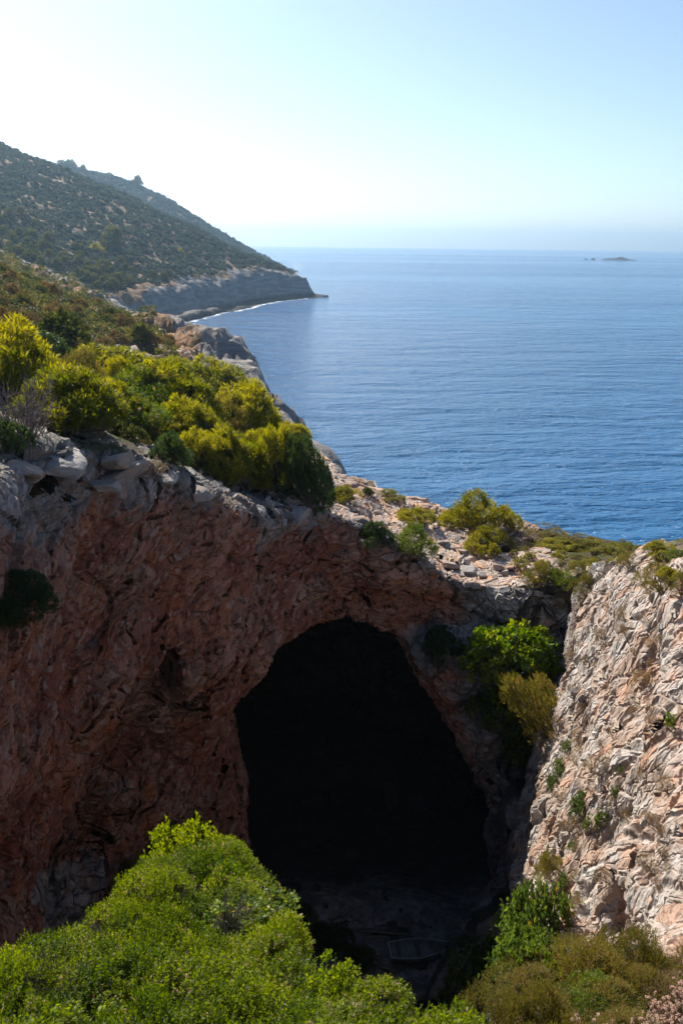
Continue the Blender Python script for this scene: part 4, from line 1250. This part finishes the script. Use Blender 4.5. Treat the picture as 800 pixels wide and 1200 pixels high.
# reddish bare twigs at the dip
rng = np.random.RandomState(5)
p0 = ground_near(548, 1190)
paths = []
for i in range(9):
    e = np.array([rng.uniform(-0.45, 0.35), rng.uniform(-0.2, 0.2), rng.uniform(0.45, 0.95)])
    m1 = e * 0.5 + rng.normal(size=3) * 0.05
    paths.append(([(0, 0, -0.1), m1, e], [0.016, 0.012, 0.006]))
    for j in range(5):
        q0 = m1 + (e - m1) * rng.uniform(0.1, 1); q1 = q0 + rng.normal(size=3) * 0.07 + np.array([0, 0, 0.05])
        paths.append(([q0, q1], [0.008, 0.012]))
sv, sf = tubes(paths, 5)
tw = link('bare_twigs', mesh_np('bare_twigs', sv, sf, mat_plain('red_twig', (0.34, 0.17, 0.12), 0.9, 0.1, 0.3, 20), True), None, p0)
tag(tw, 'reddish bare twigs standing at the lowest dip of the near edge', 'dead shrub')
# the red flowers in the gully
h_ = hit(612, 872, [BVH_T])
rng = np.random.RandomState(6)
rf = bpy.data.objects.new('red_flowers', None); C.objects.link(rf); rf.location = h_[0]
tag(rf, 'few red blossoms showing in the lowest green bush of the gully', 'flowers')
for k_ in range(7):
    pp = np.repeat(rng.normal(size=(1, 3)) * np.array([0.35, 0.3, 0.22]) + np.array([0, -0.6, 0.7]), 4, 0)
    v, f, tt = sprigs(rng, pp, unit(rng.normal(size=pp.shape)), 5, 0.03, 0.08, 0.06, 1.0, rng.uniform(0, 0.8, len(pp)))
    link('blossom', mesh_np('blossom', v, f, REDFL, False, {'tint': tt}), rf)
print('near plants', n_s, round(time.time() - T0, 1), 's')

# ------------------------------------------------------------------ scrub on the left slope
cand = []
for tries in range(26000):
    y = 36 + 205 * RNG.uniform() ** 1.1; x = -y * 0.46 - 4 + RNG.uniform() * (y * 0.46 + 4)
    cand.append((x, y))
cand = np.array(cand)
_, csd = land(cand[:, 0], cand[:, 1])
dens = perlin(np.stack([cand[:, 0] * 0.09, cand[:, 1] * 0.05, np.zeros(len(cand))], 1))
keep_pts = []
cellmap = {}
for (x, y), s_, dn in zip(cand.tolist(), csd, dens):
    if s_ > (-5 if y < 66 else (-11 - 5 * dn if y < 175 else -5)) or (x > -9 and y < 60) or dn < -0.34: continue
    r = (0.55 + 0.8 * RNG.uniform() ** 2) * (1.0 + max(0, y - 60) / 260)
    g = (int(x // 2.5), int(y // 2.5))
    if any((x - a) ** 2 + (y - b) ** 2 < (0.72 * (r + rr_)) ** 2 for dx in (-1, 0, 1) for dy in (-1, 0, 1) for a, b, rr_ in cellmap.get((g[0] + dx, g[1] + dy), [])): continue
    cellmap.setdefault(g, []).append((x, y, r))
    h_ = drop(x, y, 400, [BVH_T, BVH_M])
    if h_ is None or not seen(h_[0], r): continue
    u_, v_, d_ = project(h_[0])
    if -40 < u_ < 440 and v_ < 620: keep_pts.append((r / d_, x, y, r, h_[0]))
keep_pts.sort(key=lambda a: -a[0])
print('slope scrub', len(keep_pts))

def scatter_stuff(name, pts, mat, label, nleaf, L0, hs=0.8):
    # one crowded mesh: nobody could count these
    rng = np.random.RandomState(12)
    P_, D_, T_, S_ = [], [], [], []
    for x, y, z, r in pts:
        d = unit(rng.normal(size=(nleaf, 3)) * np.array([1, 1, 0.8]) + np.array([0, 0, 0.35]))
        P_.append(np.array([x, y, z]) + d * np.array([r, r, r * hs]) * rng.uniform(0.55, 1.0, (nleaf, 1)) + np.array([0, 0, r * hs * 0.35]))
        D_.append(d); T_.append(np.clip(rng.uniform(0.05, 0.8) + rng.normal(size=nleaf) * 0.12, 0, 1)); S_.append(np.full(nleaf, L0 * (0.6 + 0.4 * r)))
    P_, D_, T_, S_ = map(np.concatenate, (P_, D_, T_, S_))
    ld = unit(D_ + rng.normal(size=D_.shape) * 0.8)
    side = unit(np.cross(ld, rng.normal(size=ld.shape)))
    s_ = (S_ * rng.uniform(0.7, 1.3, len(S_)))[:, None]
    v = np.stack([P_ - ld * s_ * 0.5, P_ + side * s_ * 0.35, P_ + ld * s_ * 0.5, P_ - side * s_ * 0.35], 1).reshape(-1, 3)
    o = link(name, mesh_np(name, v, np.arange(len(v)).reshape(-1, 4), mat, False, {'tint': np.repeat(T_, 4)}))
    tag(o, label, 'scrub', kind='stuff')

for i, (q_, x, y, r, p) in enumerate(keep_pts[:280]):
    br = RNG.uniform() < 0.5
    plant('scrub_brown' if br else 'scrub', p, 2 * r, r * RNG.uniform(0.9, 1.35), 'slope_scrub', 'brownish scrub bush on the stony left slope' if br else 'dark green scrub bush on the stony left slope', 'scrub bush',
          'brown scrub bushes on the left slope' if br else 'green scrub bushes on the left slope')
rest = keep_pts[280:]
if rest: scatter_stuff('hillside_scrub', [(x, y, p.z, r) for q_, x, y, r, p in rest], L_SCRUB, 'far small scrub covering the upper left slope', 60, 0.36)
h_ = hit(76, 420); print('tree', h_)
plant_px('hill_tree', 78, 418, 66, 58, 'slope_tree', 'large round dark tree on the left slope above the pines', 'tree', parts=TC)
plant_px('hill_tree', 140, 352, 26, 22, 'slope_tree', 'dark tree where the left slope meets the headland behind', 'tree', parts=TC)
plant_px('hill_tree', 166, 402, 28, 26, 'slope_tree', 'dark tree at the shore end of the left slope', 'tree', parts=TC)

# ------------------------------------------------------------------ scrub and trees on the headland and the far hill
def hill_scatter(bvh, xr, yr, n, seed, shape_sd=None, margin=-20):
    rng = np.random.RandomState(seed)
    xs, ys = rng.uniform(*xr, n), rng.uniform(*yr, n)
    sd = shape_sd(xs, ys) if shape_sd else np.full(n, -99.0)
    out = []
    for x, y, s_ in zip(xs, ys, sd):
        if s_ > margin: continue
        h_ = drop(x, y, 500, [bvh])
        if h_ is None: continue
        u_, v_, d_ = project(h_[0])
        if not (-30 < u_ < 400): continue
        if not seen(h_[0], 3.0): continue
        out.append((x, y, h_[0].z, d_))
    return out
hp = hill_scatter(BVH_H, (-330, -20), (290, 730), 19000, 31, lambda x, y: poly_sd(HCO[:, 0], HCO[:, 1], x, y), -20)
dn = perlin(np.array([(a[0] * 0.03, a[1] * 0.03, 0) for a in hp]))
hp = [a for a, d_ in zip(hp, dn) if d_ > -0.35]
rs = np.random.RandomState(8)
pts = [(a[0], a[1], a[2], 0.9 + 1.5 * rs.uniform() ** 2.5) for a in hp]
print('headland scrub', len(pts))
pts.sort(key=lambda a: -a[3] / a[1])
for x, y, z, r in pts[:90]:
    plant('hill_tree', Vector((x, y, z)), r * 2.3, r * 2.2, 'headland_tree', 'dark tree standing out of the scrub on the headland', 'tree', 'dark trees scattered over the headland', parts=TC)
scatter_stuff('headland_scrub', pts[90:], L_HEADLAND, 'dense low scrub over the whole headland slope', 40, 1.05)
for px, py, w, h, lab in [(132, 292, 24, 26, 'large dark tree in the middle of the headland slope'), (113, 297, 18, 12, 'yellowish round tree beside the large dark one on the headland'), (212, 298, 10, 8, 'small yellowish tree near the right end of the headland')]:
    h_ = hit(px, py, [BVH_H])
    plant('yellow' if 'yellowish' in lab else 'hill_tree', h_[0], w / FPX * h_[2], h / FPX * h_[2], 'headland_tree', lab, 'tree', parts=TC)
fp = hill_scatter(BVH_F, (-540, -60), (980, 1300), 7000, 41)
rs = np.random.RandomState(9)
scatter_stuff('far_scrub', [(a[0], a[1], a[2], 1.4 + 2.6 * rs.uniform() ** 2) for a in fp], L_HEADLAND, 'woodland scrub over the farther hill', 30, 1.5)
for px, w, h, lab in [(161, 14, 13, 'lone tree on the skyline of the farther hill'), (72, 14, 8, 'leftmost small tree on the skyline of the farther hill'), (84, 13, 10, 'second skyline tree from the left on the farther hill'), (97, 9, 8, 'third skyline tree from the left on the farther hill'), (128, 10, 6, 'low skyline tree left of the lone tree on the farther hill')]:
    py = 150
    while py < 300 and not hit(px, py, [BVH_F]): py += 0.5
    h_ = hit(px, py + 1.5, [BVH_F])
    if h_: plant('hill_tree', h_[0], w / FPX * h_[2], h / FPX * h_[2], 'skyline_tree', lab, 'tree', parts=TC)
print('hill plants', round(time.time() - T0, 1), 's')

# ------------------------------------------------------------------ boulders and stones
import bmesh
def rock_mesh(name, seed, mat, cuts=16, flat=0.8, sub=4, bed=False):
    rng = np.random.RandomState(seed)
    bm = bmesh.new(); bmesh.ops.create_icosphere(bm, subdivisions=sub, radius=1)
    me = bpy.data.meshes.new(name); bm.to_mesh(me); bm.free()
    v = np.empty(len(me.vertices) * 3, np.float32); me.vertices.foreach_get('co', v); v = v.reshape(-1, 3)
    nr = unit(np.concatenate([np.repeat(np.eye(3), 2, 0) * np.array([1, -1] * 3)[:, None] + rng.normal(size=(6, 3)) * 0.22, rng.normal(size=(cuts, 3))])); dd = np.concatenate([rng.uniform(0.45, 0.7, 6), rng.uniform(0.6, 0.9, cuts)])
    dot = v @ nr.T
    k_ = np.where(dot > 0.05, dd[None] / np.maximum(dot, 0.05), 9).min(1)
    v = v * np.minimum(k_, 1.15)[:, None]
    v = v + unit(v) * (0.05 * fbm(v * 2.6 + seed, 5))[:, None]
    if bed: v[:, 2] += 0.10 * np.round(v[:, 2] * 4) / 4 - 0.1 * v[:, 2]
    v[:, 2] *= flat
    me.vertices.foreach_set('co', v.astype(np.float32).ravel())
    me.materials.append(mat); me.update()
    return me
RKS = [rock_mesh('boulder', 60 + i, STONE, 12 + 2 * i, 0.6 + 0.05 * i) for i in range(5)]
RKR = [rock_mesh('red_boulder', 80 + i, STONE_RED, 13 + 2 * i, 0.65) for i in range(3)]
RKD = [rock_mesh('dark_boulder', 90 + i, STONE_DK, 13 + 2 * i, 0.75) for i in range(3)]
def boulder(p, size, label, group=None, red=False, dark=False, name='boulder', flat=1.0, sink=0.42):
    me = RKD[RNG.randint(3)] if dark else (RKR if red else RKS)[RNG.randint(3 if red else 5)]
    o = link(name, me, None, Vector(p) + Vector((0, 0, size * 0.5 * flat * (0.6 - sink * 2))))
    o.scale = (size * 0.5 * RNG.uniform(0.8, 1.3), size * 0.5 * RNG.uniform(0.7, 1.1), size * 0.5 * flat * RNG.uniform(0.7, 1.1))
    o.rotation_euler = (RNG.uniform(-0.4, 0.4), RNG.uniform(-0.4, 0.4), RNG.uniform(0, 6.28))
    tag(o, label, 'rock', group)
    return o
for px, py, w, lab in [(528, 660, 26, 'flat pale slab in the middle of the stones on the arch'), (549, 667, 30, 'brightest flat pale slab on the arch, right of the other slab'), (585, 664, 20, 'pale stone right of the two flat slabs on the arch'),
                       (426, 602, 34, 'large grey boulder at the left end of the arch crest'), (519, 634, 22, 'grey boulder behind the flat slabs on the arch'), (505, 640, 22, 'grey stone left of the flat slabs on the arch'),
                       (628, 693, 26, 'white stone at the head of the gully below the heath'), (601, 640, 16, 'pale stone on the crest right of the small yellow bush'),
                       (135, 535, 66, 'upper sunlit pale ledge block under the pines'), (148, 548, 60, 'lower sunlit pale ledge block under the pines'), (125, 565, 48, 'grey block under the pale ledges beside the bedded block'),
                       (196, 556, 40, 'grey block at the right end of the pale ledges'), 
                       (235, 575, 40, 'grey block on the rim under the hanging pine'), (350, 600, 40, 'grey rim block below the dark round juniper'), (30, 545, 60, 'slab of the grey bedded block at the left edge of the rim'), (75, 540, 70, 'slab of the grey bedded block nearest the pale ledges')]:
    h_ = hit(px, py, [BVH_T])
    boulder(h_[0], w / FPX * h_[2], lab, flat=0.75)
nb_ = 0
for tries in range(9000):
    if nb_ >= 290: break
    x, y = RNG.uniform(-7, 17), (RNG.uniform(30, 51) if RNG.uniform() < 0.6 else RNG.uniform(38.5, 44))
    h_ = drop(x, y, 60, [BVH_T])
    if h_ is None or h_[1].z < 0.45 or h_[0].z < 20: continue
    if perlin(np.array([[x * 0.35, y * 0.35, 2.0]]))[0] < -0.16: continue
    if not seen(h_[0], 0.3): continue
    s_ = 0.18 + 0.75 * RNG.uniform() ** 3.2
    red = RNG.uniform() < 0.4
    boulder(h_[0], s_, 'small reddish stone lying on the arch crest' if red else 'small pale grey stone lying on the arch crest', 'reddish loose stones on the arch' if red else 'pale loose stones on the arch', red, name='stone', flat=0.95, sink=0.18)
    nb_ += 1
# rocks at the back of the cave and on its floor
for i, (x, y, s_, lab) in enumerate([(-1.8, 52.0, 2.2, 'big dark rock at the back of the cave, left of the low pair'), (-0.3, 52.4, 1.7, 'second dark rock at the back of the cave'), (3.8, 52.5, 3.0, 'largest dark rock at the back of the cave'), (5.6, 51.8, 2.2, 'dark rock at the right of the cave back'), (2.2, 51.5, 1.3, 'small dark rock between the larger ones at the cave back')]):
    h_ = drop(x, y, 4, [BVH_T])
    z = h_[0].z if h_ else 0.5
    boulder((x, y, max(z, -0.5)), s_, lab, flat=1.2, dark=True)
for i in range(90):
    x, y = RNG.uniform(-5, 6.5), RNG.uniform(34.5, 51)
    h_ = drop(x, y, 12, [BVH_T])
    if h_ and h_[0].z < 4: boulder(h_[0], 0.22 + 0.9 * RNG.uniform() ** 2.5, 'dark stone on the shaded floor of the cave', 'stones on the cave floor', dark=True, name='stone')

# ------------------------------------------------------------------ boat, timbers and quay in the gloom
def boat(loc, rz, label):
    o = bpy.data.objects.new('rowing_boat', None); C.objects.link(o)
    o.location = loc; o.rotation_euler = (0.06, 0.05, rz)
    tag(o, label, 'boat')
    n, m_ = 15, 9
    L, B, H_ = 3.6, 1.35, 0.55
    def prof(u):
        w = B / 2 * (math.sin(math.pi * min(1, 0.30 + 0.70 * u)) ** 0.7 if u < 1 else 0) if u > 0.45 else B / 2 * (0.78 + 0.22 * math.sin(math.pi * u / 0.9))
        return max(w, 0.012), H_ * (1 + 0.35 * u ** 3)
    hv, hf = [], []
    for side in (0, 1):                     # outer skin, inner skin
        for i in range(n):
            u = i / (n - 1); w, hh = prof(u)
            w -= 0.03 * side; w = max(w, 0.008)
            for j in range(m_):
                a = -math.pi / 2 + math.pi * j / (m_ - 1)
                hv.append((-L / 2 + L * u, w * math.copysign(abs(math.sin(a)) ** 0.7, math.sin(a)), hh * (1 - abs(math.cos(a)) ** 0.8) + 0.03 * side))
    o2 = n * m_
    for i in range(n - 1):
        for j in range(m_ - 1):
            a = i * m_ + j
            hf.append((a, a + 1, a + m_ + 1, a + m_)); hf.append((o2 + a, o2 + a + m_, o2 + a + m_ + 1, o2 + a + 1))
    for j in range(m_ - 1):
        hf.append((j, o2 + j, o2 + j + 1, j + 1))
    link('hull', mesh_np('hull', hv, np.array(hf), HULL, True), o)
    path = [(-L / 2 + L * i / (n - 1), prof(i / (n - 1))[0], prof(i / (n - 1))[1] + 0.02) for i in range(n)]
    sv, sf = tubes([(path, [0.032] * n), ([(x, -y, z) for x, y, z in path], [0.032] * n), ([path[0], (path[0][0], -path[0][1], path[0][2])], [0.05, 0.05])], 6)
    link('gunwale', mesh_np('gunwale', sv, sf, WHITE, True), o)
    for u in (0.15, 0.45, 0.7):
        w, hh = prof(u); x = -L / 2 + L * u
        b = [(x - 0.12, -w, hh * 0.62), (x + 0.12, -w, hh * 0.62), (x + 0.12, w, hh * 0.62), (x - 0.12, w, hh * 0.62)]
        vv_ = b + [(a, b_, c + 0.035) for a, b_, c in b]
        link('thwart', mesh_np('thwart', vv_, np.array([[3, 2, 1, 0], [4, 5, 6, 7], [0, 1, 5, 4], [1, 2, 6, 5], [2, 3, 7, 6], [3, 0, 4, 7]]), WOOD), o)
h_ = hit(492, 1127, [BVH_T])
print('boat ground', h_)
boat(h_[0] + Vector((0, 0, 0.42)), rad(8), 'small pale-rimmed rowing boat drawn up on the shaded cave floor')

def beam(name, a, b, w, t_, mat, label, cat, group=None):
    a, b = Vector(a), Vector(b)
    L = (b - a).length
    n = 8
    rng = np.random.RandomState(int(abs(a.x * 971 + b.y * 13)) % 9999)
    vs, fs = [], []
    for i in range(n + 1):
        x = L * i / n
        for sy_, sz_ in ((-1, -1), (1, -1), (1, 1), (-1, 1)):
            vs.append((x, sy_ * w / 2 + rng.normal() * 0.012, sz_ * t_ / 2 + rng.normal() * 0.012))
    for i in range(n):
        for k_ in range(4):
            fs.append((i * 4 + k_, i * 4 + (k_ + 1) % 4, i * 4 + 4 + (k_ + 1) % 4, i * 4 + 4 + k_))
    fs += [(3, 2, 1, 0), (n * 4, n * 4 + 1, n * 4 + 2, n * 4 + 3)]
    o = link(name, mesh_np(name, vs, np.array(fs), mat), None, a)
    o.rotation_euler = (b - a).to_track_quat('X', 'Z').to_euler()
    tag(o, label, cat, group)
QUAY = mat_stone('quay_stone', (0.20, 0.19, 0.18), (0.28, 0.27, 0.26), (0.22, 0.20, 0.18))
beam('stone_quay', (-1.6, 41.5, 0.75), (6.4, 40.7, 0.75), 0.5, 1.3, QUAY, 'low stone quay edging the dark pool inside the cave', 'quay')
for i, (x0, y0, x1, y1, lab) in enumerate([(1.2, 40.2, 4.4, 39.9, 'plank lying behind the boat along the quay'), (0.6, 39.4, 2.6, 38.2, 'plank slanting beside the stern of the boat'), (1.0, 38.6, 3.2, 37.4, 'plank in front of the slanting one by the boat'), (4.9, 39.6, 6.0, 37.6, 'plank lying past the bow of the boat')]):
    z0 = drop(x0, y0, 6, [BVH_T])[0].z; z1 = drop(x1, y1, 6, [BVH_T])[0].z
    beam('plank', (x0, y0, z0 + 0.3), (x1, y1, z1 + 0.3), 0.22, 0.06, WOOD, lab, 'plank')

# ------------------------------------------------------------------ islets on the horizon
def islet(px, py, wpx, hpx, label, seed):
    d = ray(px, py); t_ = 40.0 / -d.z
    p = CAM_POS + d * t_
    w = wpx / FPX * t_ / 2; h = hpx / FPX * t_
    rng = np.random.RandomState(seed)
    n = 60; xs = np.linspace(-1.1, 1.1, n)
    X_, Y_ = np.meshgrid(xs, xs, indexing='ij')
    r = np.sqrt(X_ ** 2 + Y_ ** 2)
    nn = fbm(np.stack([X_.ravel() * 3 + seed, Y_.ravel() * 3, np.zeros(X_.size)], 1), 4).reshape(X_.shape)
    z = h * (1.0 - r ** 1.6) * (0.75 + 1.3 * nn + 0.25 * np.exp(-((X_ - 0.1) / 0.3) ** 2))
    z = np.where(r > 1.02, -3, z)
    v = np.stack([X_.ravel() * w, Y_.ravel() * w * 0.6, z.ravel()], 1)
    i, j = np.meshgrid(np.arange(n - 1), np.arange(n - 1), indexing='ij'); a = (i * n + j).ravel()
    o = link('islet', mesh_np('islet', v, np.stack([a, a + n, a + n + 1, a + 1], 1), mat_plain('islet_rock', (0.07, 0.065, 0.055), 0.95, 0.1, 0.4, 0.06), True), None, p)
    tag(o, label, 'islet', kind='thing')
islet(724, 305.0, 42, 2.6, 'long low rocky islet near the horizon', 3)
islet(694.5, 304.5, 7, 1.5, 'middle one of the three rocks near the horizon', 4)
islet(686, 304.5, 5, 1.2, 'smallest rock left of the islets near the horizon', 5)
print('done', round(time.time() - T0, 1), 's', len(bpy.data.objects), 'objects')
